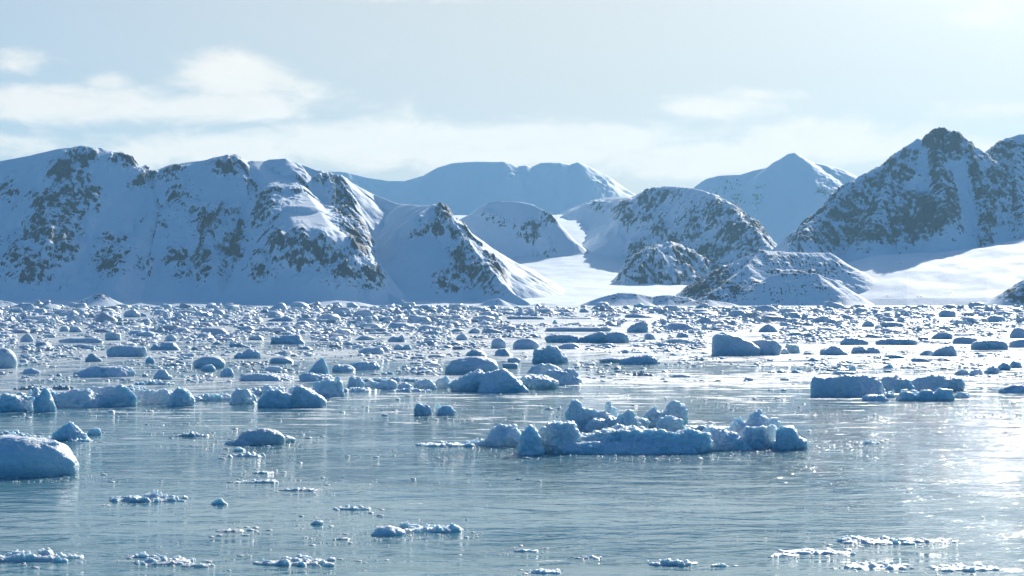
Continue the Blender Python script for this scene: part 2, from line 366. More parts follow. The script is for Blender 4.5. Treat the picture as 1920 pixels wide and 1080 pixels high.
def g2(X, Y, h):
    px = 960 + F * X / Y
    # broad smooth snow slope rising from the shore to the foot of the rocky peak
    t = np.clip((Y - 3700) / 750.0, 0, 1.6)
    rise = np.interp(px, [1380, 1480, 1560, 1640, 1760, 1920, 2200, 2700], [0, 88, 94, 112, 124, 148, 150, 150])
    z = rise * (1 - np.power(np.clip(1 - t, 0, 1), 1.25)) * 1.0
    cut = np.interp(px, [1380, 1500, 1600, 1700, 1850], [300, 240, 150, 60, 0])
    t2 = np.clip((Y - 3700 - cut) / (750.0 - cut * .6), 0, 1.6)
    z = rise * (1 - np.power(np.clip(1 - t2, 0, 1), 1.25)) - 3 + 5 * np.clip((Y - 3700 - cut) / 60, -1, 1)
    z = z + fbm(X / 190, Y / 250, 3, 77) * 11 * np.clip(t2 * 3, 0, 1)
    return np.maximum(h, z)
terrain('snow_slope', 'smooth sunlit snow slope dropping to the shore below the rocky peak', (1380, 2500), (3640, 4700), (2.0, 4),
    [([(2900, 560, 4000), (2950, 560, 4000)], .3, 1.2)], blobs=[(1690, 468, 6, 3, .9), (1664, 557, 8, 3, .8), (1725, 556, 8, 3, .8), (1780, 548, 8, 3, .8), (1560, 475, 90, 8, .45)], seed=61, speck=.5, rough=1.2, crag=1, gully=(80, 300, 0), extra=g2)

terrain('moraine_hill', 'low hummocky snow hill sprinkled with dark boulders in front of the rocky peak', (1190, 1800), (3520, 4300), (1.3, 2.6),
    [([(1262, 572, 3960), (1300, 548, 3960), (1340, 518, 3980), (1375, 497, 4000), (1400, 480, 4020), (1425, 470, 4050), (1460, 472, 4070), (1510, 475, 4090), (1555, 474, 4110), (1578, 492, 4090), (1592, 515, 4040)], .66, 1.4),
     ([(1395, 556, 3820), (1420, 533, 3850), (1445, 517, 3860), (1470, 513, 3870), (1500, 514, 3870), (1530, 514, 3870), (1560, 524, 3870), (1580, 542, 3870), (1592, 566, 3850)], .66, 1.3),
     ([(1425, 470, 4050), (1400, 500, 3960), (1350, 540, 3870), (1310, 566, 3810)], .6, 1.4)],
    blobs=[(1310, 545, 40, 20, 1.1), (1345, 522, 34, 22, 1.0), (1380, 545, 40, 14, .7), (1370, 505, 30, 14, .6), (1400, 505, 30, 24, .45), (1480, 490, 100, 22, .5), (1560, 500, 40, 20, .55), (1410, 535, 30, 6, .6), (1500, 513, 90, 5, .75), (1500, 545, 100, 20, .28), (1330, 560, 60, 8, .7), (1420, 472, 20, 6, .7)],
    seed=71, rough=6.5, crag=7, gully=(44, 110, 7.0), speck=.75)

terrain('rock_outcrop', 'dark rocky outcrop with thin snow at the right end of the shore', (1840, 2200), (3520, 3800), (1.3, 2.2),
    [([(1858, 574, 3600), (1880, 560, 3620), (1900, 545, 3630), (1920, 528, 3640), (1960, 500, 3650), (2050, 490, 3650), (2180, 560, 3650)], .7, 1.3)], blobs=[(1915, 550, 44, 24, 1.1), (2000, 540, 90, 50, 1.0)], seed=81, rough=2, crag=5, gully=(24, 60, 2))

terrain('shore_mounds', 'row of low snow and boulder mounds along the far shore below the valley', (860, 1460), (3620, 3990), (1.3, 2.2),
    [([(895, 573, 3800), (915, 563, 3800), (935, 559, 3810), (950, 566, 3810), (975, 573, 3810)], .6, 1.3), ([(1085, 573, 3860), (1110, 563, 3860), (1135, 555, 3870), (1160, 549, 3870), (1190, 550, 3870), (1225, 556, 3870), (1250, 553, 3870), (1290, 558, 3860), (1320, 571, 3850)], .5, 1.3),
     ([(1265, 574, 3720), (1290, 566, 3720), (1330, 562, 3720), (1370, 568, 3720), (1390, 574, 3720)], .4, 1.3), ([(985, 573, 3900), (1020, 568, 3900), (1060, 573, 3900)], .3, 1.2)],
    zb=-6, blobs=[(1130, 557, 30, 6, .55), (1180, 552, 40, 6, .5), (1240, 558, 30, 8, .6), (1300, 566, 50, 7, .65), (930, 566, 20, 5, .3)], seed=91, speck=.8, rough=1.9, crag=2.4, gully=(30, 60, 1))
terrain('skerries', 'low snow capped rocky skerries at the far shore below the left mountain wall', (-60, 740), (3450, 3760), (1.3, 2.2),
    [([(-60, 566, 3600), (0, 563, 3600), (20, 566, 3600), (38, 574, 3600)], .4, 1.3), ([(122, 575, 3560), (145, 565, 3560), (165, 558, 3560), (188, 552, 3560), (203, 557, 3560), (216, 574, 3560)], .5, 1.3),
     ([(225, 575, 3600), (262, 568, 3600), (300, 574, 3600)], .3, 1.2), ([(285, 575, 3640), (330, 569, 3640), (380, 570, 3640), (420, 575, 3640)], .25, 1.2), ([(556, 575, 3640), (590, 567, 3640), (630, 563, 3640), (670, 566, 3640), (700, 572, 3640), (730, 575, 3640)], .25, 1.2)],
    zb=-5, blobs=[(190, 556, 24, 6, .8), (155, 568, 20, 5, .4), (5, 566, 10, 4, .5)], seed=95, speck=.6, rough=1.6, crag=2.2, gully=(30, 60, .6))

def valley(X, Y, h):
    z = np.interp(Y, [3600, 3930, 4060, 4500, 5000, 5400, 5900, 6600, 7600, 9000, 14000], [-12, -8, 5, 35, 75, 120, 190, 285, 352, 390, 410])
    z = np.where(Y > 4500, 32 + (z - 32) * np.interp(960 + F * X / Y, [1200, 1330], [1, .5]), z)
    z = z + fbm(X / 500, Y / 600, 4, 101) * 14 * np.clip((Y - 4000) / 500, 0, 1) + fbm(X / 60, Y / 60, 3, 102) * 2
    return z
terrain('glacier', 'smooth sunlit glacier flowing down the valley to the shore', (-500, 2500), (3800, 9000), (6, 12),
    [([(2900, 560, 4000), (2950, 560, 4000)], .3, 1.2)], blobs=[], seed=99, rough=1, crag=0, gully=(80, 300, 0), extra=valley)

# ------------------------------------------------------------------ sea
def mat_water():
    m, t, out = mat('sea water with slush')
    geo = t.node('ShaderNodeNewGeometry'); pos = geo.outputs['Position']
    sep = t.node('ShaderNodeSeparateXYZ'); t.link(pos, sep.inputs[0]); Y = sep.outputs[1]
    wat = t.node('ShaderNodeBsdfPrincipled'); wat.inputs['Base Color'].default_value = (0.10, 0.24, 0.275, 1)
    wat.inputs['IOR'].default_value = 1.333; wat.inputs['Roughness'].default_value = 0.05
    # wind ripples, slicks between them
    slick = t.ramp(t.noise(t.mapping(pos, (.16, .55, 1)), 0.18, 4, .55, .6), .40, .62)
    far = t.ramp(Y, 100, 900, False)
    r1 = t.noise(t.mapping(pos, (.65, 1.0, 1)), 0.9, 3, .55, .6)
    r2 = t.noise(t.mapping(pos, (.8, 1.3, 1)), 3.4, 4, .6, .6)
    r3 = t.noise(t.mapping(pos, (.5, 1, 1)), 0.16, 3, .5)
    gust = t.node('ShaderNodeVectorMath', operation='LENGTH')
    t.link(t.mapping(pos, (1 / 28, 1 / 38, 0), loc=(-14 / 28, -88 / 38, 0)), gust.inputs[0])
    gust = t.math('MULTIPLY', t.ramp(t.math('ADD', gust.outputs['Value'], t.math('MULTIPLY', t.noise(pos, .12, 3), .8)), 1.7, .6), .40)
    cat = t.ramp(t.noise(t.mapping(pos, (.4, 1, 1)), .55, 4, .65, .4), .47, .60)
    gust = t.math('MULTIPLY', gust, t.math('ADD', .12, t.math('MULTIPLY', cat, 1.15)))
    hgt = t.math('ADD', t.math('MULTIPLY', r1, .22), t.math('MULTIPLY', r2, t.math('ADD', .022, t.math('MULTIPLY', gust, .20))))
    hgt = t.math('MULTIPLY', hgt, t.math('ADD', t.math('MULTIPLY', slick, .55), t.math('ADD', gust, .30)))
    hgt = t.math('ADD', hgt, t.math('MULTIPLY', r3, .12))
    bump = t.node('ShaderNodeBump'); bump.inputs['Strength'].default_value = 1.0; bump.inputs['Distance'].default_value = 1.0
    t.link(hgt, bump.inputs['Height']); t.link(bump.outputs[0], wat.inputs['Normal'])
    # slush: grey-white frazil drifting in streaks, thicker offshore
    sl = t.node('ShaderNodeBsdfPrincipled'); sl.inputs['Roughness'].default_value = .5; sl.inputs['Specular IOR Level'].default_value = .3
    sn = t.noise(t.mapping(pos, (.5, 1.0, 1)), 1.5, 6, .65)
    t.link(t.mix(sn, (.26, .35, .39), (.64, .71, .74)), sl.inputs['Base Color'])
    b2 = t.node('ShaderNodeBump'); b2.inputs['Strength'].default_value = .9; b2.inputs['Distance'].default_value = .25
    t.link(t.noise(pos, 2.2, 6, .65), b2.inputs['Height']); t.link(b2.outputs[0], sl.inputs['Normal'])
    big = t.noise(t.mapping(pos, (.35, .9, 1)), 0.035, 5, .6, .5)
    fine = t.noise(t.mapping(pos, (.45, 1, 1)), 0.55, 5, .68)
    thr = t.math('ADD', t.math('ADD', t.math('ADD', .05, t.math('MULTIPLY', t.ramp(Y, 60, 140, False), .30)), t.math('MULTIPLY', t.ramp(Y, 170, 450, False), .16)), t.math('MULTIPLY', t.math('SUBTRACT', big, .5), 1.1))
    mask = t.ramp(t.math('ADD', thr, t.math('MULTIPLY', t.math('SUBTRACT', fine, .5), 1.5)), SL0, SL0 + .10)
    mx = t.node('ShaderNodeMixShader'); t.link(mask, mx.inputs[0]); t.link(wat.outputs[0], mx.inputs[1]); t.link(sl.outputs[0], mx.inputs[2])
    t.link(mx.outputs[0], out.inputs[0])
    return m
SL0 = 0.33
M_WATER = mat_water()
S = 40000
water = mesh_obj('sea', [(-S, -2000, 0), (S, -2000, 0), (S, S, 0), (-S, S, 0)], [(0, 1, 2, 3)], M_WATER)
tag(water, 'calm pale blue sea with slush and sun glitter between the ice floes', 'sea', kind='structure')

# ------------------------------------------------------------------ ice
def mat_ice():
    m, t, out = mat('snowy sea ice')
    b = t.node('ShaderNodeBsdfPrincipled'); t.link(b.outputs[0], out.inputs[0])
    geo = t.node('ShaderNodeNewGeometry'); pos = geo.outputs['Position']
    oi = t.node('ShaderNodeObjectInfo')
    at = t.node('ShaderNodeAttribute', attribute_name='teal'); ag = t.node('ShaderNodeAttribute', attribute_name='grey')
    n = t.noise(pos, 1.6, 6, .6); n2 = t.noise(pos, .35, 3, .5)
    sepn = t.node('ShaderNodeSeparateXYZ'); t.link(geo.outputs['Normal'], sepn.inputs[0])
    cap = t.ramp(t.math('ADD', sepn.outputs[2], t.math('MULTIPLY', t.math('SUBTRACT', n, .5), 1.2)), -.05, .6)
    side = t.mix(n2, (.50, .67, .72), (.70, .80, .84))
    base = t.mix(cap, side, (.86, .89, .90))
    patch = t.ramp(t.noise(pos, .75, 3, .5, .4), .60, .70)
    base = t.mix(t.math('MULTIPLY', patch, .7), base, (.27, .52, .58))
    tealc = t.mix(n, (.10, .42, .50), (.22, .60, .66))
    base = t.mix(t.ramp(t.math('ADD', at.outputs['Fac'], t.math('MULTIPLY', t.math('SUBTRACT', n2, .5), .5)), .35, .9), base, tealc)
    tone = t.ramp(t.noise(pos, .045, 3, .6), .38, .62)
    base = t.mix(t.math('MULTIPLY', tone, .5), base, (.62, .74, .78))
    gcol = t.mix(n, (.20, .24, .26), (.60, .64, .65))
    base = t.mix(ag.outputs['Fac'], base, gcol)
    t.link(base, b.inputs['Base Color'])
    b.inputs['Roughness'].default_value = .42
    b.inputs['IOR'].default_value = 1.31
    b.subsurface_method = 'RANDOM_WALK'
    b.inputs['Subsurface Weight'].default_value = .65; b.inputs['Subsurface Radius'].default_value = (.5, .78, 1.0); b.inputs['Subsurface Scale'].default_value = .28
    bump = t.node('ShaderNodeBump'); bump.inputs['Strength'].default_value = .7; bump.inputs['Distance'].default_value = .14
    lay = t.noise(t.mapping(pos, (.5, .5, 3.0), rot=(.25, .15, 0)), 1.3, 4, .6, .6)
    t.link(t.math('ADD', t.math('ADD', t.noise(pos, 3.2, 6, .66), t.math('MULTIPLY', lay, .9)), t.math('MULTIPLY', t.noise(pos, 14, 3, .6), .25)), bump.inputs['Height'])
    t.link(bump.outputs[0], b.inputs['Normal'])
    return m
M_ICE = mat_ice()

_ico = {}
def ico(n):
    if n not in _ico:
        bm = bmesh.new(); bmesh.ops.create_icosphere(bm, subdivisions=n, radius=1.0)
        V = np.array([v.co[:] for v in bm.verts]); Fc = np.array([[v.index for v in f.verts] for f in bm.faces]); bm.free()
        _ico[n] = (V, Fc)
    return _ico[n]

def lump(seed, w, d, h, kind='dome', sub=3):
    """one piece of floating ice: base at the waterline z=0, its foot a little below; w, d, h metres"""
    r = np.random.RandomState(seed)
    V, Fc = ico(sub); V = V.copy()
    smooth_ = kind == 'round'; e = {'dome': 1.0, 'round': .9, 'wedgel': .7, 'block': .5, 'slab': .62, 'wedge': .7, 'crumb': .9, 'peak': 1.0}[kind]
    V = np.sign(V) * np.abs(V) ** np.array([e, e, e * (.8 if kind != 'peak' else 1)])
    a = r.uniform(0, 6.28) if kind in ('dome', 'crumb', 'round') else r.uniform(-.3, .3)
    if kind in ('wedge', 'wedgel'):
        s = 1 if kind == 'wedge' else -1; V[:, 2] *= 1 - .62 * np.clip((V[:, 0] * s + 1) / 2, 0, 1) ** .9
    if kind == 'peak':
        k = np.clip(V[:, 2], 0, 1); V[:, 0] = V[:, 0] * (1 - .55 * k ** 1.2) + r.uniform(-.35, .35) * k; V[:, 1] *= (1 - .5 * k)
    ncut = {'dome': 2, 'round': 0, 'wedgel': 4, 'block': 5, 'slab': 5, 'wedge': 5, 'crumb': 1, 'peak': 4}[kind]
    for i in range(ncut):
        an = r.uniform(0, 6.28); tz = r.uniform(-.1, .9) if kind != 'dome' else r.uniform(.2, .9)
        nrm = np.array([math.cos(an), math.sin(an), tz]); nrm /= np.linalg.norm(nrm); q = r.uniform(.62, .88)
        dd = V @ nrm - q; V -= np.outer(np.maximum(dd, 0) * .9, nrm)
    asp = np.array([w, d, max(h, .25 * w)]); asp = asp / asp.max()
    q = V * asp + r.uniform(-50, 50, 3)
    amp = {'dome': .30, 'round': .10, 'wedgel': .14, 'block': .20, 'slab': .28, 'wedge': .14, 'crumb': .45, 'peak': .22}[kind]
    n1 = fbm3(q, 1.7, 2, seed); n2 = np.abs(fbm3(q, 4.2, 3 if sub > 2 else 1, seed + 5)) * 1.6 - .25
    V = V * (1 + amp * n1 + amp * .55 * n2)[:, None]
    top = V[:, 2].max(); V[:, 2] /= top
    V[:, 0] /= np.abs(V[:, 0]).max(); V[:, 1] /= np.abs(V[:, 1]).max()
    z = V[:, 2] * 1.0
    under = 1 - .07 * np.exp(-((z - .06) / .10) ** 2) + .10 * np.clip(-z, 0, 1)
    V[:, 0] *= under * w / 2; V[:, 1] *= under * d / 2
    V[:, 2] = np.where(z > 0, z * h, z * min(h, .5 * w) * .8)
    return V, Fc

def lump_px(kind, cx, yb, w, h, dr=None):
    """size and place of a lump from where it sits in the picture"""
    D = dist_at(yb); wm = w * D / F
    if dr is None: dr = {'dome': .7, 'round': .8, 'wedgel': .55, 'block': .55, 'slab': .5, 'wedge': .55, 'crumb': .6, 'peak': .6}[kind]
    dm = max(wm * dr, .2)
    # foreshortened depth must not eat the whole height
    dmax = .75 * h * D * D / (F * H0) if h > 0 else dm
    dm = min(dm, max(dmax, .25 * wm))
    Dc = D + dm * .47
    hz = H0 - (yb - h - Y0) / F * (Dc - .1 * dm); hz = max(hz, .05)
    return (cx - 960) / F * Dc, Dc, wm * Dc / D, dm, hz

def attrs_for(V, h, seed, teal, grey):
    z = V[:, 2] / max(h, .05)
    n = fbm3(V, 1.3 / max(h, .3), 2, seed + 77)
    tl = np.clip(teal * (1.15 - z * 1.1) + n * .5 * (teal > 0), 0, 1) if teal > 0 else np.zeros(len(V))
    wet = np.clip(1 - z / .12, 0, 1) * .25
    return {'teal': np.maximum(tl, wet * .8), 'grey': np.full(len(V), grey)}

def voxel_join(parts, voxel, smooth=2):
    Vs, Fs, k = [], [], 0
    for V, Fc in parts: Vs.append(V); Fs.append(Fc + k); k += len(V)
    tmp = mesh_obj('tmp', np.concatenate(Vs), np.concatenate(Fs), M_ICE)
    md = tmp.modifiers.new('r', 'REMESH'); md.mode = 'VOXEL'; md.voxel_size = voxel
    if smooth:
        sm = tmp.modifiers.new('s', 'SMOOTH'); sm.iterations = smooth; sm.factor = .5
    dg = bpy.context.evaluated_depsgraph_get(); ev = tmp.evaluated_get(dg); me = ev.to_mesh()
    n = len(me.vertices); V = np.empty(n * 3, np.float32); me.vertices.foreach_get('co', V); V = V.reshape(-1, 3).astype(np.float64)
    N = np.empty(n * 3, np.float32); me.vertex_normals.foreach_get('vector', N); N = N.reshape(-1, 3)
    me.calc_loop_triangles(); Tn = len(me.loop_triangles); Fc = np.empty(Tn * 3, np.int32); me.loop_triangles.foreach_get('vertices', Fc)
    Fc = Fc.reshape(-1, 3).copy()
    ev.to_mesh_clear(); old = tmp.data; bpy.data.objects.remove(tmp); bpy.data.meshes.remove(old)
    return V, N, Fc

HERO_BOX = []
def floe(name, label, cat, lumps, teal=0.0, grey=0.0, seed=0, group=None, join=True, rough=1.0):
    """a floe of one or several lumps grown together; lumps given by (kind, centre, waterline, width, height[, depth ratio])"""
    parts = []; hmax = 0; D0 = dist_at(max(l[2] for l in lumps))
    xs = []; 
    for i, l in enumerate(lumps):
        X, Dc, wm, dm, hz = lump_px(*l)
        if l[0] == 'crumb' and l[3] > 14 and D0 < 300:
            r = np.random.RandomState(seed * 13 + i); k = 12 if D0 > 150 else 30
            V, Fc = lump(seed * 7 + i, wm * .9, dm * .8, hz * .30, 'slab', 3); parts.append((V + [X, Dc, 0], Fc))
            for j in range(k):
                a = r.uniform(-1, 1) * .9; bb = r.uniform(-.85, .85); s = r.uniform(.05, .17) if k > 12 else r.uniform(.08, .22)
                hh = hz * (1.0 - .65 * abs(a) ** 1.4) * r.uniform(.55, 1)
                ww = min(wm * s, hz * r.uniform(1.0, 2.6)); hh *= .8
                V, Fc = lump(seed * 7 + i * 31 + j + 100, ww, min(ww, dm * .8), hh, r.choice(['dome', 'block', 'crumb']), 2)
                parts.append((V + [X + a * wm / 2, Dc + bb * dm / 2, 0], Fc))
        else:
            sub = 4 if (D0 < 160 or l[3] > 60) else 3
            V, Fc = lump(seed * 7 + i + 3, wm, dm, hz, l[0], sub)
            parts.append((V + [X, Dc, 0], Fc))
        hmax = max(hmax, hz)
        HERO_BOX.append((l[1] - l[3] / 2 - 2, l[2] - l[4] - 3, l[1] + l[3] / 2 + 2, l[2] + 3)); xs.append(l)
    if len(parts) > 1:
        ctr = sorted([((v[:, 0].min() + v[:, 0].max()) / 2, (v[:, 1].min() + v[:, 1].max()) / 2) for v, _ in parts])
        kV, kF = ico(2); t0 = max(D0 / 1911 * 3.2, .10)
        for (x0, y0), (x1, y1) in zip(ctr[:-1], ctr[1:]):
            L0 = math.hypot(x1 - x0, y1 - y0); an = math.atan2(y1 - y0, x1 - x0)
            q = np.sign(kV) * np.abs(kV) ** .5 * [L0 / 2 + t0 * 2, t0 * 2.5, t0]
            q = np.stack([q[:, 0] * math.cos(an) - q[:, 1] * math.sin(an) + (x0 + x1) / 2, q[:, 0] * math.sin(an) + q[:, 1] * math.cos(an) + (y0 + y1) / 2, q[:, 2] - t0 * 1.25], 1)
            parts.append((q, kF))
    allV = np.concatenate([p[0] for p in parts])
    cx, cy = (allV[:, 0].min() + allV[:, 0].max()) / 2, (allV[:, 1].min() + allV[:, 1].max()) / 2
    org = np.array([cx, cy, 0])
    if len(parts) > 1:
        vox = max(D0 / 1911 * .95, .03)
        V, N, Fc = voxel_join([(p[0] - org, p[1]) for p in parts], vox, 2 if D0 < 420 else 1)
        s = hmax
        b = np.abs(fbm3(V + org * .37, 2.2 / s, 3, seed + 3)) * 2 - .45
        c = fbm3(V + org * .37, 7.0 / s, 4, seed + 4, gain=.6)
        V = V + N * ((b * .10 + c * .07) * s * rough)[:, None]
    else:
        Vs, Fs, k = [], [], 0
        for v, f in parts: Vs.append(v - org); Fs.append(f + k); k += len(v)
        V = np.concatenate(Vs); Fc = np.concatenate(Fs)
        c = fbm3(V + org * .37, 5.0 / hmax, 3, seed + 4, gain=.6)
        if D0 < 420: V = V * (1 + .05 * c * rough)[:, None]
    if name == 'slush_patch': grey = min(.85, grey * 1.4 + .18)
    o = mesh_obj(name, V, Fc, M_ICE, attrs=attrs_for(V, hmax, seed, teal, grey))
    o.location = org
    return tag(o, label, cat, group)

def grow(parent, name, label, lumps, teal=0.0, seed=0, rough=1.0):
    """a block of a floe that has its own look: a part under that floe"""
    o = floe(name, label, None, lumps, teal=teal, seed=seed, rough=rough)
    o.location = Vector(o.location) - parent.location; o.parent = parent
    return o

D_, B_, S_, W_, C_, K_, R_, L_ = 'dome', 'block', 'slab', 'wedge', 'crumb', 'peak', 'round', 'wedgel'
# --- the big floe right of the middle
big = floe('ice_floe', 'largest floe, long blue shelf of ice carrying tall rounded knobs, right of the middle', 'ice floe',
    [(B_, 945, 838, 92, 42, .8), (B_, 1045, 850, 130, 60, .6), (S_, 1200, 849, 300, 50, .4), (S_, 1180, 852, 330, 24, .35), (S_, 1335, 845, 190, 44, .4), (D_, 1480, 843, 80, 30, .7), (C_, 1160, 846, 210, 52, .5), (C_, 1290, 843, 160, 46, .6), (C_, 1050, 842, 110, 52, .6), (S_, 1290, 849, 110, 44, .5)], teal=.35, seed=1, rough=1.15)
grow(big, 'ice_knob', 'rounded knob at the front of the big floe near its left end', [(D_, 990, 854, 62, 58, .8), (D_, 1000, 846, 34, 57, .8)], .1, 2)
grow(big, 'ice_knob', 'tallest double knob near the right end of the big floe', [(D_, 1432, 838, 76, 70, .8), (D_, 1384, 838, 70, 58, .8), (B_, 1410, 842, 110, 46, .8), (R_, 1420, 838, 60, 66, .8)], .15, 3, .8)
grow(big, 'ice_knob', 'small knob at the right end of the big floe', [(B_, 1478, 843, 50, 45, .8)], .1, 4)
grow(big, 'slush_apron', 'thin slush tongue trailing from the left end of the big floe', [(C_, 860, 838, 170, 14, .5), (C_, 905, 836, 90, 24, .5)], 0, 5)
floe('ice_ridge', 'jagged pointed ice ridge standing just behind the largest floe', 'ice ridge', [(R_, 1080, 810, 40, 62, .8), (B_, 1092, 810, 64, 46, .7), (B_, 1120, 810, 80, 38, .6), (D_, 1143, 808, 46, 58, .7), (D_, 1182, 812, 66, 46, .6), (B_, 1150, 812, 140, 30, .5)], teal=.1, seed=11, rough=.9)
rb = floe('ice_block', 'lumpy two humped ice block behind the largest floe, right of the jagged ridge', 'ice block', [(D_, 1228, 800, 46, 44, .7), (D_, 1265, 800, 58, 52, .6), (B_, 1250, 800, 86, 30, .6)], teal=.05, seed=12)
floe('ice_block', 'low white block between the largest floe and the two humped block', 'ice block', [(B_, 1255, 822, 86, 42, .5), (C_, 1240, 822, 60, 38, .6)], seed=13)
floe('slush_patch', 'whitish rubble patch behind the largest floe between its two ends', 'slush', [(C_, 1320, 806, 110, 14, .6)], seed=14)
# --- left edge
floe('iceberg', 'big smooth rounded berg with a snow cap cut by the left edge', 'iceberg', [(R_, 38, 895, 220, 78, .7), (R_, 14, 892, 130, 78, .8), (R_, 90, 893, 118, 52, .8)], teal=.25, seed=21, rough=.25)
floe('slush_patch', 'crumbly slush heap just behind the big rounded berg at the left edge', 'slush', [(C_, 25, 822, 90, 22, .6), (C_, 75, 826, 60, 14, .6)], seed=22)
floe('clear_ice', 'translucent pale green ice piece behind the big rounded berg', 'ice chunk', [(K_, 135, 826, 72, 38, .6), (D_, 120, 826, 50, 26, .7), (C_, 150, 828, 50, 12, .6)], teal=.55, seed=23)
floe('ice_chunk', 'small grey ice chunk just right of the translucent green piece', 'ice chunk', [(D_, 178, 816, 28, 14)], seed=24)
floe('iceberg', 'dark round berg cut by the left edge, farther off than the big smooth one', 'iceberg', [(R_, 2, 691, 62, 40, .8)], teal=.1, seed=25, rough=.6)
lf = floe('ice_floe', 'long low ice wall at the left with a flat top and a teal waterline', 'ice floe', [(B_, 28, 772, 90, 34, .6), (S_, 150, 764, 120, 36, .5), (B_, 205, 762, 120, 40, .5), (S_, 280, 758, 120, 30, .5), (D_, 335, 762, 66, 38, .7), (C_, 235, 745, 200, 30, .5), (C_, 90, 750, 150, 34, .5)], teal=.4, seed=26)
grow(lf, 'ice_knob', 'upright rounded knob at the front left of the long ice wall', [(D_, 86, 773, 48, 47, .9)], .05, 27, .5)
floe('ice_floe', 'row of rounded white lumps right of the long ice wall', 'ice floe', [(D_, 455, 758, 58, 30), (D_, 518, 764, 80, 36, .6), (W_, 580, 764, 70, 42, .6), (C_, 420, 752, 120, 26, .5), (C_, 520, 742, 160, 30, .5), (D_, 612, 745, 60, 36, .7)], teal=.2, seed=28, rough=.8)
floe('ice_arch', 'smooth curved slab bending down like an arch above the row of white lumps', 'ice slab', [(S_, 590, 716, 84, 17, .6), (D_, 632, 744, 30, 42, .8)], teal=.2, seed=29, rough=.6)
floe('ice_shard', 'pale pointed upright shard like a fin above the curved slab', 'ice shard', [(K_, 598, 703, 46, 33, .4)], teal=.3, seed=30, rough=.5)
floe('ice_floe', 'low snow covered plate behind the row of rounded white lumps', 'ice floe', [(S_, 500, 715, 110, 16, .6), (C_, 470, 712, 60, 14, .6)], seed=31)
floe('ice_hummock', 'white rounded hummock behind the long ice wall', 'ice hummock', [(D_, 304, 712, 40, 20, .8), (C_, 290, 722, 70, 16, .6)], seed=32)
# --- middle group
floe('ice_floe', 'thick dark blue floe with a sunlit flat back at the centre of the picture', 'ice floe', [(L_, 880, 734, 76, 42, .7), (B_, 945, 736, 110, 44, .6), (D_, 1000, 730, 100, 30, .7), (C_, 1010, 716, 70, 20, .6)], teal=.45, seed=41)
floe('iceberg', 'smooth blue dome of ice behind and left of the centre floe', 'iceberg', [(R_, 888, 702, 104, 34, .6), (R_, 862, 702, 60, 22, .6)], teal=.25, seed=42, rough=.4)
floe('iceberg', 'snow covered hump with a blunt right end behind the centre floe', 'iceberg', [(B_, 1055, 722, 82, 32, .7), (D_, 1020, 718, 90, 38, .6)], teal=.3, seed=43, rough=.8)
floe('ice_boulder', 'round topped boulder of ice standing above the snow covered hump', 'iceberg', [(D_, 1032, 681, 66, 34, .7), (B_, 1018, 681, 46, 28, .7), (D_, 1050, 680, 34, 26, .8)], teal=.25, seed=44, rough=.8)
floe('ice_floe', 'string of small rounded teal white lumps left of the centre floe', 'ice floe', [(D_, 665, 728, 40, 24), (D_, 695, 726, 34, 14), (D_, 725, 730, 44, 20), (D_, 762, 732, 40, 16), (D_, 800, 730, 50, 20), (D_, 832, 728, 36, 24), (C_, 740, 716, 130, 14, .5), (C_, 670, 734, 90, 12, .6), (C_, 770, 734, 80, 10, .6)], teal=.35, seed=45, rough=.7)
floe('ice_floe', 'dark flat topped slab lying left of the smooth blue dome', 'ice floe', [(S_, 682, 693, 72, 16, .6), (D_, 645, 697, 50, 14)], seed=46, teal=.1)
floe('ice_ball', 'smooth round ball of ice left of the round topped boulder', 'ice chunk', [(R_, 935, 653, 30, 20, .9)], seed=47, teal=.1)
floe('iceberg', 'low dark dome just right of the smooth ice ball', 'iceberg', [(R_, 986, 655, 52, 21, .7)], seed=48, teal=.25)
floe('iceberg', 'long deep turquoise berg below the open lead right of the middle', 'iceberg', [(S_, 1075, 643, 110, 16, .5), (L_, 1115, 643, 60, 22, .6)], teal=.95, seed=49)
floe('iceberg', 'pale dome joined to the right end of the turquoise berg', 'iceberg', [(R_, 1152, 643, 60, 22, .7), (C_, 1185, 641, 60, 10, .6)], teal=.4, seed=50)
floe('iceberg', 'small wedge with a square right end behind the pale dome', 'iceberg', [(L_, 1197, 624, 44, 22, .7), (B_, 1206, 624, 22, 22, .7)], teal=.35, seed=51)
floe('ice_floe', 'long thin slab just behind the turquoise berg', 'ice floe', [(S_, 1090, 622, 150, 10, .4)], teal=.35, seed=52)
floe('ice_floe', 'flat floe with a raised pointed right end, right of the round topped boulder', 'ice floe', [(L_, 1200, 683, 84, 20, .6), (S_, 1165, 680, 90, 10, .6), (C_, 1185, 662, 60, 12, .6)], teal=.3, seed=53)
floe('slush_patch', 'dark lumpy slush clot alone in open water right of the centre floe', 'slush', [(C_, 1203, 705, 44, 16, .7), (C_, 1165, 703, 50, 6, .6)], grey=.55, seed=54)
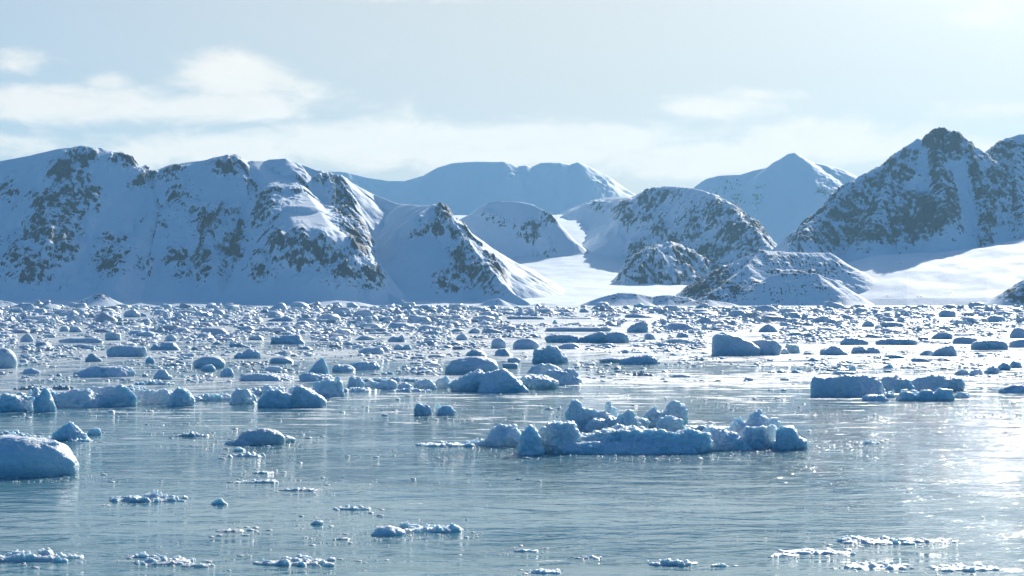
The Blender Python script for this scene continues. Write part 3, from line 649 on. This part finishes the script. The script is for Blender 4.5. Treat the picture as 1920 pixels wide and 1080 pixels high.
# --- right
wb = floe('iceberg', 'tall smooth wedge shaped blue berg sloping down to the right', 'iceberg', [(W_, 1378, 667, 96, 45, .7), (B_, 1420, 666, 92, 30, .7), (B_, 1358, 667, 50, 42, .8)], teal=.15, seed=61, rough=.25)
floe('ice_block', 'small white blocks touching the right end of the wedge shaped berg', 'ice block', [(B_, 1484, 663, 38, 20), (D_, 1472, 664, 24, 12)], teal=.2, seed=62)
fb = floe('ice_floe', 'long blocky slab with a straight blue wall, near the right edge', 'ice floe', [(S_, 1600, 744, 168, 42, .45), (B_, 1545, 744, 56, 40, .8), (S_, 1660, 738, 120, 36, .6)], teal=.4, seed=63, rough=.6)
floe('ice_floe', 'snowy flat crust lying behind the right end of the long blocky slab', 'ice floe', [(S_, 1745, 733, 130, 32, .7), (C_, 1740, 726, 120, 26, .7)], teal=.05, seed=64)
floe('ice_floe', 'string of dark rounded lumps in front of the snowy crust', 'ice floe', [(D_, 1645, 753, 60, 14), (D_, 1700, 752, 50, 20), (D_, 1735, 752, 44, 22), (D_, 1768, 752, 50, 26), (D_, 1805, 747, 36, 14), (C_, 1700, 746, 110, 24, .5)], teal=.1, seed=65, rough=.8)
floe('ice_floe', 'dark low chunk with a snowy top cut by the right edge', 'ice floe', [(D_, 1905, 737, 72, 16, .7)], seed=66)
floe('iceberg', 'dark blue turtle backed berg near the right edge', 'iceberg', [(R_, 1855, 656, 72, 21, .7)], teal=.2, seed=67, rough=.5)
floe('iceberg', 'teal grey berg just right of the turtle backed one', 'iceberg', [(D_, 1920, 652, 60, 17, .7)], teal=.3, seed=68)
floe('iceberg', 'teal berg with a flat sloping top left of the turtle backed one', 'iceberg', [(L_, 1770, 668, 54, 21, .6), (B_, 1740, 667, 34, 12, .7)], teal=.4, seed=69)
floe('ice_floe', 'humped dark floe, left one of two between the wedge berg and the teal berg', 'ice floe', [(D_, 1567, 666, 62, 19, .7)], teal=.2, seed=70)
floe('ice_floe', 'lumpy dark floe, right one of two between the wedge berg and the teal berg', 'ice floe', [(D_, 1612, 663, 36, 16), (D_, 1636, 663, 30, 13)], teal=.1, seed=71)
floe('ice_floe', 'thin snowy floe with a ragged crest below the wedge shaped berg', 'ice floe', [(C_, 1475, 700, 72, 12, .6), (K_, 1497, 699, 18, 12)], seed=72, teal=.1)
floe('ice_chunk', 'tiny pointed chunk in the bright water above the long blocky slab', 'ice chunk', [(K_, 1664, 691, 22, 9)], seed=73, teal=.2)
floe('ice_floe', 'chain of rounded brash lumps reaching the right edge above the dark low chunk', 'ice floe', [(D_, 1802, 704, 30, 12), (D_, 1830, 706, 34, 14), (D_, 1858, 701, 34, 15), (D_, 1882, 694, 30, 16), (C_, 1850, 708, 90, 8, .6), (D_, 1905, 690, 30, 14)], seed=74, teal=.1)
floe('iceberg', 'long low blue bar of ice behind the turtle backed berg', 'iceberg', [(S_, 1680, 647, 84, 14, .5), (D_, 1600, 647, 60, 14, .6)], teal=.45, seed=75)
floe('iceberg', 'boxy teal berg against the right edge of the pack', 'iceberg', [(B_, 1765, 636, 44, 13, .6)], teal=.5, seed=76)
floe('iceberg', 'pyramid shaped blue berg far behind the wedge shaped berg', 'iceberg', [(K_, 1439, 623, 40, 16, .6)], teal=.25, seed=77)
floe('iceberg', 'tall rounded grey berg at the right edge of the far pack', 'iceberg', [(D_, 1912, 634, 40, 20, .7)], teal=.3, seed=78)
floe('ice_chunk', 'small two lump chunk in the glitter right of the largest floe', 'ice chunk', [(C_, 1628, 833, 50, 12, .6)], seed=79)
floe('ice_floe', 'thin dark slush bar in bright water above the largest floe', 'slush', [(C_, 1325, 715, 100, 6, .5)], grey=.5, seed=80)
# --- near water
floe('ice_floe', 'dark humped floe like a seal back, alone in open water left of the middle', 'ice floe', [(R_, 490, 834, 92, 31, .6), (D_, 450, 835, 70, 12, .7), (D_, 525, 830, 60, 16, .7)], grey=.35, seed=91, rough=.6)
floe('ice_chunk', 'left one of two small snowballs of ice at the centre', 'ice chunk', [(D_, 793, 779, 38, 24, .9)], seed=92, grey=.25)
floe('ice_chunk', 'right one of two small snowballs of ice at the centre', 'ice chunk', [(D_, 836, 779, 40, 20, .8), (D_, 822, 776, 14, 22)], seed=93, grey=.15)
floe('slush_patch', 'small slush mound left of the seal backed floe', 'slush', [(C_, 360, 819, 62, 14, .6)], grey=.3, seed=94)
floe('slush_patch', 'slush raft with a white mound in its middle below the big rounded berg', 'slush', [(C_, 275, 942, 160, 18, .5), (C_, 292, 938, 56, 28, .6)], grey=.15, seed=95)
floe('ice_chunk', 'small lone nub of ice right of the mounded slush raft', 'ice chunk', [(D_, 412, 947, 34, 13, .7)], grey=.2, seed=96)
floe('ice_floe', 'round flat cake of ice touching the left end of a longer one', 'ice floe', [(D_, 728, 1005, 70, 19, .8)], grey=.12, seed=97)
floe('ice_floe', 'crumbly white floe with a raised crest near the bottom centre', 'ice floe', [(C_, 810, 999, 118, 22, .6), (C_, 765, 990, 40, 22, .6), (D_, 850, 998, 40, 18, .7)], seed=98, grey=.08)
floe('slush_patch', 'crumbly slush floe at the bottom left corner', 'slush', [(C_, 60, 1056, 150, 36, .6), (C_, 130, 1048, 60, 14, .6)], grey=.15, seed=99)
floe('slush_patch', 'broken lacy slush right of the corner floe at the bottom left', 'slush', [(C_, 310, 1060, 120, 22, .7), (C_, 270, 1046, 60, 16, .6), (C_, 370, 1064, 70, 12, .6)], grey=.25, seed=100)
floe('slush_patch', 'oval slush cake at the bottom edge left of the middle', 'slush', [(C_, 550, 1062, 158, 24, .6)], grey=.18, seed=101)
floe('slush_patch', 'short straight slush strip above the crumbly white floe', 'slush', [(C_, 660, 957, 76, 13, .6)], grey=.22, seed=102)
floe('slush_patch', 'thin slush streak right of the mounded raft', 'slush', [(C_, 560, 921, 90, 9, .5)], grey=.3, seed=103)
floe('slush_patch', 'scattered slush crumbs between the thin streak and the seal backed floe', 'slush', [(C_, 490, 906, 70, 12, .6), (C_, 455, 906, 50, 8, .6), (C_, 490, 888, 46, 8, .6)], grey=.25, seed=104)
floe('slush_patch', 'frothy slush right under the seal backed floe', 'slush', [(C_, 465, 857, 70, 14, .6), (C_, 448, 846, 24, 14, .6)], grey=.1, seed=105)
floe('slush_patch', 'dotted slush line left of the round flat cake', 'slush', [(C_, 430, 998, 58, 9, .5)], grey=.4, seed=106)
floe('slush_patch', 'dark tiny slush bit left of the round flat cake', 'slush', [(C_, 640, 1012, 36, 8, .6)], grey=.5, seed=107)
floe('ice_chunk', 'small chip of ice above the dotted slush line', 'ice chunk', [(D_, 594, 984, 28, 9, .7)], grey=.3, seed=108)
floe('slush_patch', 'long ragged slush raft sparkling near the bottom right', 'slush', [(C_, 1640, 1022, 150, 20, .5), (C_, 1740, 1018, 120, 12, .5), (C_, 1600, 1016, 60, 18, .6)], grey=.12, seed=109)
floe('slush_patch', 'broken slush band left of the long ragged raft', 'slush', [(C_, 1530, 1040, 150, 14, .5), (C_, 1470, 1044, 60, 9, .6)], grey=.1, seed=110)
floe('slush_patch', 'oval slush cake at the bottom edge right of the middle', 'slush', [(C_, 1262, 1062, 104, 20, .6), (C_, 1350, 1063, 40, 12, .6)], grey=.2, seed=111)
floe('slush_patch', 'bright lacy slush at the bottom edge, left of two near the right corner', 'slush', [(C_, 1645, 1068, 136, 17, .6)], seed=112)
floe('slush_patch', 'bright lacy slush at the bottom edge, right of two near the right corner', 'slush', [(C_, 1810, 1072, 140, 17, .6)], seed=113)
floe('slush_patch', 'small rounded slush cake cut close to the bottom edge at the centre', 'slush', [(C_, 1018, 1076, 74, 15, .6)], grey=.1, seed=114)
floe('slush_patch', 'short slush crumb strip above the centre cake', 'slush', [(C_, 1108, 1048, 46, 10, .6), (C_, 985, 1035, 50, 10, .6)], grey=.2, seed=115)
# --- left middle distance
L1 = [
 ('ice_floe', 'long low dark floe with a ragged top, left of the white hummock', 'ice floe', [(S_, 195, 707, 124, 21, .5), (D_, 225, 706, 60, 22, .6), (C_, 160, 707, 50, 12, .6)], .1, 0),
 ('iceberg', 'flat topped blue block with a bright shelf behind the long low dark floe', 'iceberg', [(S_, 238, 669, 84, 22, .5), (B_, 262, 668, 34, 19, .6)], .35, 0),
 ('iceberg', 'twin step white block right of the flat topped blue block', 'iceberg', [(B_, 320, 656, 44, 15, .6), (D_, 290, 656, 20, 12, .6)], .2, 0),
 ('ice_dome', 'pale clear dome of ice above the row of white lumps', 'ice dome', [(R_, 393, 689, 62, 22, .7)], .3, 0),
 ('ice_chunk', 'small round lump in front of the pale clear dome, left of two', 'ice chunk', [(D_, 392, 696, 32, 13)], 0, 0),
 ('ice_chunk', 'small round lump in front of the pale clear dome, right of two', 'ice chunk', [(D_, 427, 706, 32, 17)], 0, .1),
 ('iceberg', 'rounded white berg with a sloping left shoulder behind the pale clear dome', 'iceberg', [(D_, 470, 672, 44, 20), (D_, 452, 672, 34, 12)], .1, 0),
 ('ice_floe', 'flat rounded floe left of the pointed fin shard', 'ice floe', [(D_, 530, 681, 50, 13)], .1, 0),
 ('iceberg', 'long dark blue flat berg far behind the pointed fin shard', 'iceberg', [(S_, 540, 645, 76, 18, .5), (D_, 482, 638, 34, 10)], .15, 0),
 ('ice_chunk', 'tiny upright lump left of the white hummock', 'ice chunk', [(D_, 282, 681, 20, 13)], 0, 0),
 ('ice_chunk', 'tilted dark chip of ice above the long low dark floe', 'ice chunk', [(K_, 176, 678, 34, 16)], 0, .3),
 ('iceberg', 'boxy white berg far back at the left above the twin step block', 'iceberg', [(B_, 214, 638, 34, 15)], .2, 0),
 ('iceberg', 'blue mound far back at the left, below the mountain foot', 'iceberg', [(D_, 247, 595, 36, 15, .6), (D_, 268, 594, 24, 8)], .2, 0),
 ('iceberg', 'thin deep turquoise berg far back left of the middle', 'iceberg', [(S_, 525, 603, 56, 8, .5)], .9, 0),
 ('slush_patch', 'brownish grey slush heap behind the long ice wall at the left', 'slush', [(C_, 60, 732, 66, 17, .6)], 0, .6),
 ('slush_patch', 'grey slush heap behind the long ice wall, right of the brownish one', 'slush', [(C_, 118, 730, 50, 14, .6)], 0, .4),
 ('ice_chunk', 'small pale chunk right of the dark round berg at the left edge', 'ice chunk', [(D_, 57, 701, 40, 11)], 0, 0),
 ('ice_chunk', 'grey blocky chunk far back beside the boxy white berg', 'ice chunk', [(D_, 319, 640, 30, 13)], .25, 0),
 ('iceberg', 'teal sided berg in the far pack at the left', 'iceberg', [(B_, 142, 623, 30, 13), (D_, 122, 622, 24, 11)], .6, 0),
 ('iceberg', 'pointed grey berg in the far pack near the left edge', 'iceberg', [(K_, 50, 641, 30, 16)], .2, 0),
 ('ice_floe', 'long white floe with a pale green side in the far pack at the left', 'ice floe', [(S_, 148, 643, 98, 10, .5)], .5, 0),
 ('iceberg', 'two lump dark berg left of the smooth ice ball', 'iceberg', [(D_, 740, 641, 30, 11), (D_, 755, 641, 14, 15)], .2, 0),
 ('iceberg', 'pair of rounded bumps just below the two lump dark berg', 'iceberg', [(D_, 747, 656, 20, 12), (D_, 765, 656, 18, 11)], .1, 0),
 ('iceberg', 'flat blue grey berg left of the two lump dark one', 'iceberg', [(D_, 684, 638, 40, 10)], .25, 0),
 ('iceberg', 'very long thin dark floe far off above the open lead', 'ice floe', [(S_, 985, 599, 80, 7, .4), (S_, 1070, 598, 100, 4, .4)], .1, 0),
 ('iceberg', 'long thin turquoise slab far off, right of the very long dark floe', 'ice floe', [(S_, 1205, 596, 76, 8, .4)], .55, 0),
 ('iceberg', 'dark blue mound far off above the open lead near the shore', 'iceberg', [(D_, 1095, 586, 20, 9)], .2, 0),
 ('iceberg', 'dark mound against the far shore near the right edge', 'iceberg', [(D_, 1776, 595, 34, 14)], .25, 0),
 ('ice_chunk', 'tiny bright pyramid standing alone in the open lead', 'ice chunk', [(K_, 1041, 607, 12, 8)], 0, 0),
 ('iceberg', 'grey box of ice behind the smooth ice ball, to its left', 'iceberg', [(B_, 888, 625, 26, 10)], .5, 0),
 ('iceberg', 'lumpy grey cluster in front of the smooth ice ball', 'iceberg', [(D_, 895, 667, 50, 12), (D_, 945, 667, 40, 14)], 0, .1),
 ('ice_chunk', 'smooth oval lump above the centre floe, left of the round topped boulder', 'ice chunk', [(D_, 964, 679, 28, 9)], .1, .1),
 ('ice_floe', 'low rounded white floe right of the low dark dome', 'ice floe', [(D_, 1068, 655, 50, 12)], .2, 0),
 ('iceberg', 'rounded pale berg in the far pack left of the grey box', 'iceberg', [(D_, 866, 638, 22, 13)], .1, 0),
 ('iceberg', 'pale wedge in the pack left of the wedge shaped blue berg', 'iceberg', [(D_, 1280, 633, 26, 10)], .2, 0),
 ('iceberg', 'blocky blue piece at the left edge of the bright water, below the pale wedge', 'iceberg', [(B_, 1220, 637, 30, 12)], .3, 0),
 ('iceberg', 'teal berg in the far pack right of the wedge shaped berg', 'iceberg', [(D_, 1627, 613, 26, 12)], .5, 0),
 ('iceberg', 'pale teal berg behind the turtle backed one at the right', 'iceberg', [(D_, 1810, 645, 50, 14)], .4, 0),
]
for i, (nm, lb, ct, lp, tl, gr) in enumerate(L1):
    floe(nm, lb, ct, lp, teal=tl, grey=gr, seed=200 + i)

# ------------------------------------------------------------------ pack ice: the largest pieces as things, the countless rest as brash
rng = np.random.RandomState(5)
LEADS = [(1075, 606, 135, 6, .97), (1020, 602, 70, 4, .9), (90, 692, 125, 12, .85), (520, 652, 110, 7, .7), (350, 646, 60, 8, .6), (1300, 725, 330, 26, .85), (1560, 705, 300, 12, .5), (1400, 675, 220, 8, .55), (1120, 745, 260, 16, .8), (1850, 765, 300, 18, .7), (760, 752, 200, 14, .8)]
def density(px, y, X, Yw):
    base = np.interp(y, [572, 596, 615, 640, 665, 700, 740, 775, 800, 860, 1100], [1.0, .97, .92, .80, .62, .38, .17, .05, .02, .006, .003])
    left = np.interp(px, [300, 800, 1300], [1.35, 1.0, .75]); base = base * np.where((y > 640), left, 1)
    n = fbm(X / (6 + Yw * .03), Yw / (10 + Yw * .05), 4, 301)
    base = base * np.clip(1 + n * 3.0 * np.interp(y, [580, 640, 700], [.35, 1, 1.4]), 0, 2)
    for cx, cy, rx, ry, s in LEADS:
        q = ((px - cx) / rx) ** 2 + ((y - cy) / ry) ** 2
        base = base * (1 - s * np.exp(-q ** 2 * .8))
    return base
def scatter(n, ylo, yhi, wlo, whi, power, xlo=-750, xhi=2670, hr=(.08, .40)):
    px = rng.uniform(xlo, xhi, n); y = rng.uniform(ylo, yhi, n)
    D = H0 * F / (y - Y0); X = (px - 960) / F * D
    keep = rng.uniform(0, 1, n) < density(px, y, X, D)
    w = wlo * (1 - rng.uniform(0, 1, n) * (1 - (wlo / whi) ** power)) ** (-1 / power)
    keep &= (D < 3500)
    return np.stack([px, y, D, X, w, w * (hr[0] + (hr[1] - hr[0]) * rng.uniform(0, 1, n) ** 1.6)], 1)[keep]
A = np.concatenate([scatter(9500, 576.5, 592, 5, 50, 1.5), scatter(10500, 590, 612, 6, 60, 1.6), scatter(8000, 610, 642, 6, 64, 1.7, hr=(.06, .30)), scatter(11000, 606, 655, 8, 50, 2.1, hr=(.14, .32)), scatter(7000, 640, 700, 5, 60, 1.9, hr=(.05, .30)), scatter(10000, 640, 720, 8, 54, 2.2, hr=(.12, .30)), scatter(3200, 690, 790, 5, 34, 2.2), scatter(3500, 690, 790, 7, 40, 2.3, hr=(.10, .28)), scatter(1800, 780, 1080, 4, 20, 2.6)])
hb = np.array(HERO_BOX)
inside = np.zeros(len(A), bool)
for b in hb:
    m = 1.0
    inside |= (A[:, 0] + A[:, 4] * .35 > b[0]) & (A[:, 0] - A[:, 4] * .35 < b[2]) & (A[:, 1] > b[1] + 4) & (A[:, 1] - A[:, 5] * .5 < b[3] + 1)
A = A[~inside]
inframe = (A[:, 0] > 4) & (A[:, 0] < 1916) & (A[:, 1] < 1076)
area = A[:, 4] * A[:, 5] * inframe * np.where(A[:, 1] < 585, .55, 1)
NIND = 185
order = np.argsort(-area); ind = order[:NIND]; rest = order[NIND:]

PROTO = []
for i in range(26):
    k = [D_, B_, D_, W_, S_, K_, C_, D_, B_, D_, S_, W_, B_][i % 13]
    V, Fc = lump(900 + i, 1.0, [.7, .8, .6][i % 3], 1.0, k, 3)
    PROTO.append((k, V, Fc))
def blue(i): return [0, .15, .3, .05, .5, .1, 0, .25, .8, .1, .2, .05, .35][i % 13]
def composite(seed):
    r = np.random.RandomState(seed); parts = []; k = r.randint(3, 7)
    V, Fc = lump(seed, 1.0, r.uniform(.5, .8), r.uniform(.25, .5), S_, 3); parts.append((V, Fc))
    for j in range(k):
        V, Fc = lump(seed * 3 + j, r.uniform(.18, .5), r.uniform(.18, .4), r.uniform(.35, 1) if j else 1.0, [D_, B_, C_, K_, W_, R_][r.randint(6)], 3)
        parts.append((V + [r.uniform(-.4, .4), r.uniform(-.2, .2), 0], Fc))
    V, N, Fc = voxel_join(parts, .055, 1)
    V = V + N * (fbm3(V, 7, 3, seed)[:, None] * .05)
    return V, Fc
COMP = [('mixed', *composite(1300 + i)) for i in range(12)]
PROTO = PROTO + COMP + COMP[:4]
proto_obj = {}
PALL = []
WORDS = {D_: 'rounded', B_: 'blocky', S_: 'flat', W_: 'sloping', K_: 'pointed', C_: 'crumbly', 'mixed': 'lumpy'}
for j, a in enumerate(ind):
    px, y, D, X, w, h = A[a]; i = int(rng.randint(len(PROTO))); kind, V, Fc = PROTO[i]
    if i not in proto_obj:
        o = mesh_obj('ice_chunk', V, Fc, M_ICE, attrs=attrs_for(V, 1.0, i, blue(i), [0, .15, 0, .3, .05, .45, 0][i % 7])); proto_obj[i] = o
    else:
        o = proto_obj[i].copy(); COL.objects.link(o)
    wm = w * D / F; hm = h * D / F * (.75 if kind == S_ else 1)
    o.location = (X, D + wm * .3, 0); o.scale = (wm, wm, hm); o.rotation_euler = (0, 0, rng.uniform(-.7, .7) + (math.pi if rng.rand() < .5 else 0))
    PALL.append((o, px, y, w, h, kind, blue(i)))

MARKS = [(P_[0], P_[1], P_[2]) for P_ in [(990, 750, 'the centre floe'), (1378, 650, 'the wedge shaped berg'), (1210, 830, 'the largest floe'), (1855, 645, 'the turtle backed berg'), (1620, 735, 'the long blocky slab'),
    (1100, 634, 'the turquoise berg'), (935, 643, 'the smooth ice ball'), (598, 690, 'the fin shard'), (540, 637, 'the long dark blue berg'), (238, 660, 'the flat blue block'), (10, 672, 'the dark round berg'), (200, 745, 'the long ice wall'),
    (490, 820, 'the seal backed floe'), (745, 635, 'the two lump berg'), (1075, 604, 'the open lead'), (525, 600, 'the thin turquoise berg'), (247, 590, 'the far blue mound'), (1776, 590, 'the far shore mound'), (1439, 615, 'the pyramid berg'),
    (1205, 592, 'the far turquoise slab'), (214, 630, 'the boxy white berg'), (50, 633, 'the pointed grey berg'), (1627, 607, 'the far teal berg'), (810, 985, 'the crested floe'), (1640, 1010, 'the long ragged raft'), (393, 680, 'the pale clear dome')]]
cells = {}
for e in PALL:
    o, px, y, w, h, kind, bl = e
    k = min(range(len(MARKS)), key=lambda q: abs(MARKS[q][0] - px) + 3.2 * abs(MARKS[q][1] - y))
    dx, dy = px - MARKS[k][0], y - MARKS[k][1]
    rel = ('left of' if dx < 0 else 'right of') if abs(dx) > 4 * abs(dy) or abs(dy) < 6 else ('behind' if dy < 0 else 'in front of')
    cells.setdefault((k, rel), []).append(e)
ORD = ['', 'second ', 'third ', 'fourth ', 'fifth ', 'sixth ', 'seventh ', 'eighth ', 'ninth ', 'tenth ', 'eleventh ', 'twelfth ', 'thirteenth ', 'fourteenth ', 'fifteenth ']
for (k, rel), es in cells.items():
    es.sort(key=lambda e: -e[3])
    for n, e in enumerate(es):
        size = ['largest', 'next'][n > 0]
        es2 = sorted(es, key=lambda q: q[1])
        pos_ = es2.index(e)
        tone = 'turquoise' if e[6] > .6 else 'bluish' if e[6] > .25 else 'white'
        e[0]['label'] = f"{tone} {WORDS[e[5]]} chunk, {ORD[pos_ % 15]}from the left of those {rel} {MARKS[k][2]}" if pos_ else f"{tone} {WORDS[e[5]]} chunk, leftmost of those {rel} {MARKS[k][2]}"
        if len(es) == 1: e[0]['label'] = f"{tone} {WORDS[e[5]]} ice chunk floating {rel} {MARKS[k][2]}"
        e[0]['category'] = 'ice chunk'; e[0]['group'] = 'ice chunks adrift in the pack'

def merge_stuff(name, label, rows, protos, grey=0.0, flat=1.0, teal_fn=None):
    Vs, Fs, T, G, k = [], [], [], [], 0
    R = np.random.RandomState(17)
    for (px, y, D, X, w, h) in rows:
        kind, V, Fc = protos[R.randint(len(protos))]
        wm = w * D / F; hm = h * D / F * flat * (.7 if kind == S_ else 1); a = R.uniform(0, 6.28); ca, sa = math.cos(a), math.sin(a)
        q = np.stack([(V[:, 0] * ca - V[:, 1] * sa) * wm, (V[:, 0] * sa + V[:, 1] * ca) * wm, V[:, 2] * hm], 1) + [X, D + wm * .3, 0]
        Vs.append(q); Fs.append(Fc + k); k += len(V)
        tl = R.choice([0, 0, 0, .2, .4, .9]); T.append(np.clip(tl * (1.2 - V[:, 2]), 0, 1)); G.append(np.full(len(V), R.choice([0, 0, 0, 0, .3, .6]) if grey == 0 else grey * R.uniform(.3, 1.4)))
    o = mesh_obj(name, np.concatenate(Vs), np.concatenate(Fs), M_ICE, attrs={'teal': np.concatenate(T), 'grey': np.clip(np.concatenate(G), 0, 1)})
    return tag(o, label, 'brash ice', kind='stuff')
P2 = [(k, *lump(700 + i, 1.0, .8, 1.0, k, 2)) for i, k in enumerate([D_, B_, D_, W_, S_, K_, C_, D_, B_, C_] * 2)]
P1 = [(k, *lump(740 + i, 1.0, .8, 1.0, k, 1)) for i, k in enumerate([D_, B_, D_, S_, K_, C_] * 2)]
Rr = A[rest]; bigm = Rr[:, 4] > 10; huge = Rr[:, 4] > 17
P3 = COMP + [p for p in PROTO[:26]][:14]
merge_stuff('pack_ice', 'broken lumpy floes packed across the far water', Rr[huge], P3)
merge_stuff('brash_ice', 'dense field of small broken ice pieces filling the far water', Rr[bigm & ~huge], P2)
merge_stuff('ice_rubble', 'countless tiny ice fragments between the larger chunks of the far pack', Rr[~bigm], P1)

# crumbs of slush drifting on the near water
n = 60000
px = rng.uniform(-500, 2420, n); y = 640 + 470 * rng.uniform(0, 1, n) ** 1.25
D = H0 * F / (y - Y0); X = (px - 960) / F * D
nz = fbm(X / 9, D / (3.5 + D * .02), 5, 411, gain=.6) + .35 * fbm(X / 1.6, D / 1.2, 3, 412)
dens = np.interp(y, [640, 700, 780, 830, 870, 1100], [.20, .16, .10, .02, -.10, -.13])
near = np.zeros(n)
for b in HERO_BOX:
    if b[3] < 780: continue
    cx, cy, rx = (b[0] + b[2]) / 2, b[3] - 3, (b[2] - b[0]) / 2 + 8
    near = np.maximum(near, np.exp(-(((px - cx) / (rx * 1.15 + 14)) ** 2 + ((y - cy) / 10) ** 2)) * .95)
keep = (nz + dens + near - .10) > rng.uniform(0, .5, n) * 1.0
ins = np.zeros(n, bool)
for b in HERO_BOX:
    ins |= (px > b[0] + 3) & (px < b[2] - 3) & (y > b[1] + 6) & (y < b[3] - 5)
keep &= ~ins
w = 2.4 * rng.uniform(0.0, 1, n) ** -.45; w = np.clip(w, 2.4, 16)
rows = np.stack([px, y, D, X, w, w * rng.uniform(.06, .18, n)], 1)[keep]
print('crumbs', len(rows), 'brash', len(Rr))
merge_stuff('slush_crumbs', 'scattered crumbs of white and grey slush drifting in streaks on the near water', rows, P1, grey=.35)

# ------------------------------------------------------------------ haze: even thin air round everything
def haze():
    me = bpy.data.meshes.new('haze'); bm = bmesh.new()
    bmesh.ops.create_cube(bm, size=1.0, matrix=Matrix.Translation((0, 5900, 590)) @ Matrix.Diagonal((22000, 15200, 1222, 1)))
    bm.to_mesh(me); bm.free()
    m = bpy.data.materials.new('thin blue air'); m.use_nodes = True; m.node_tree.nodes.clear(); t = NT(m.node_tree)
    out = t.node('ShaderNodeOutputMaterial'); v = t.node('ShaderNodeVolumePrincipled')
    v.inputs['Color'].default_value = (.36, .72, 1, 1); v.inputs['Density'].default_value = HAZE
    v.inputs['Anisotropy'].default_value = 0.3
    t.link(v.outputs[0], out.inputs['Volume']); me.materials.append(m)
    o = bpy.data.objects.new('haze', me); COL.objects.link(o)
    tag(o, 'thin blue air haze over the sea and mountains', 'haze', kind='stuff')
HAZE = 2.9e-5
haze()
SC.cycles.use_denoising = True
SC.cycles.volume_bounces = 0
SC.cycles.max_bounces = 6
SC.cycles.caustics_reflective = False; SC.cycles.caustics_refractive = False
SC.cycles.sample_clamp_indirect = 4.0
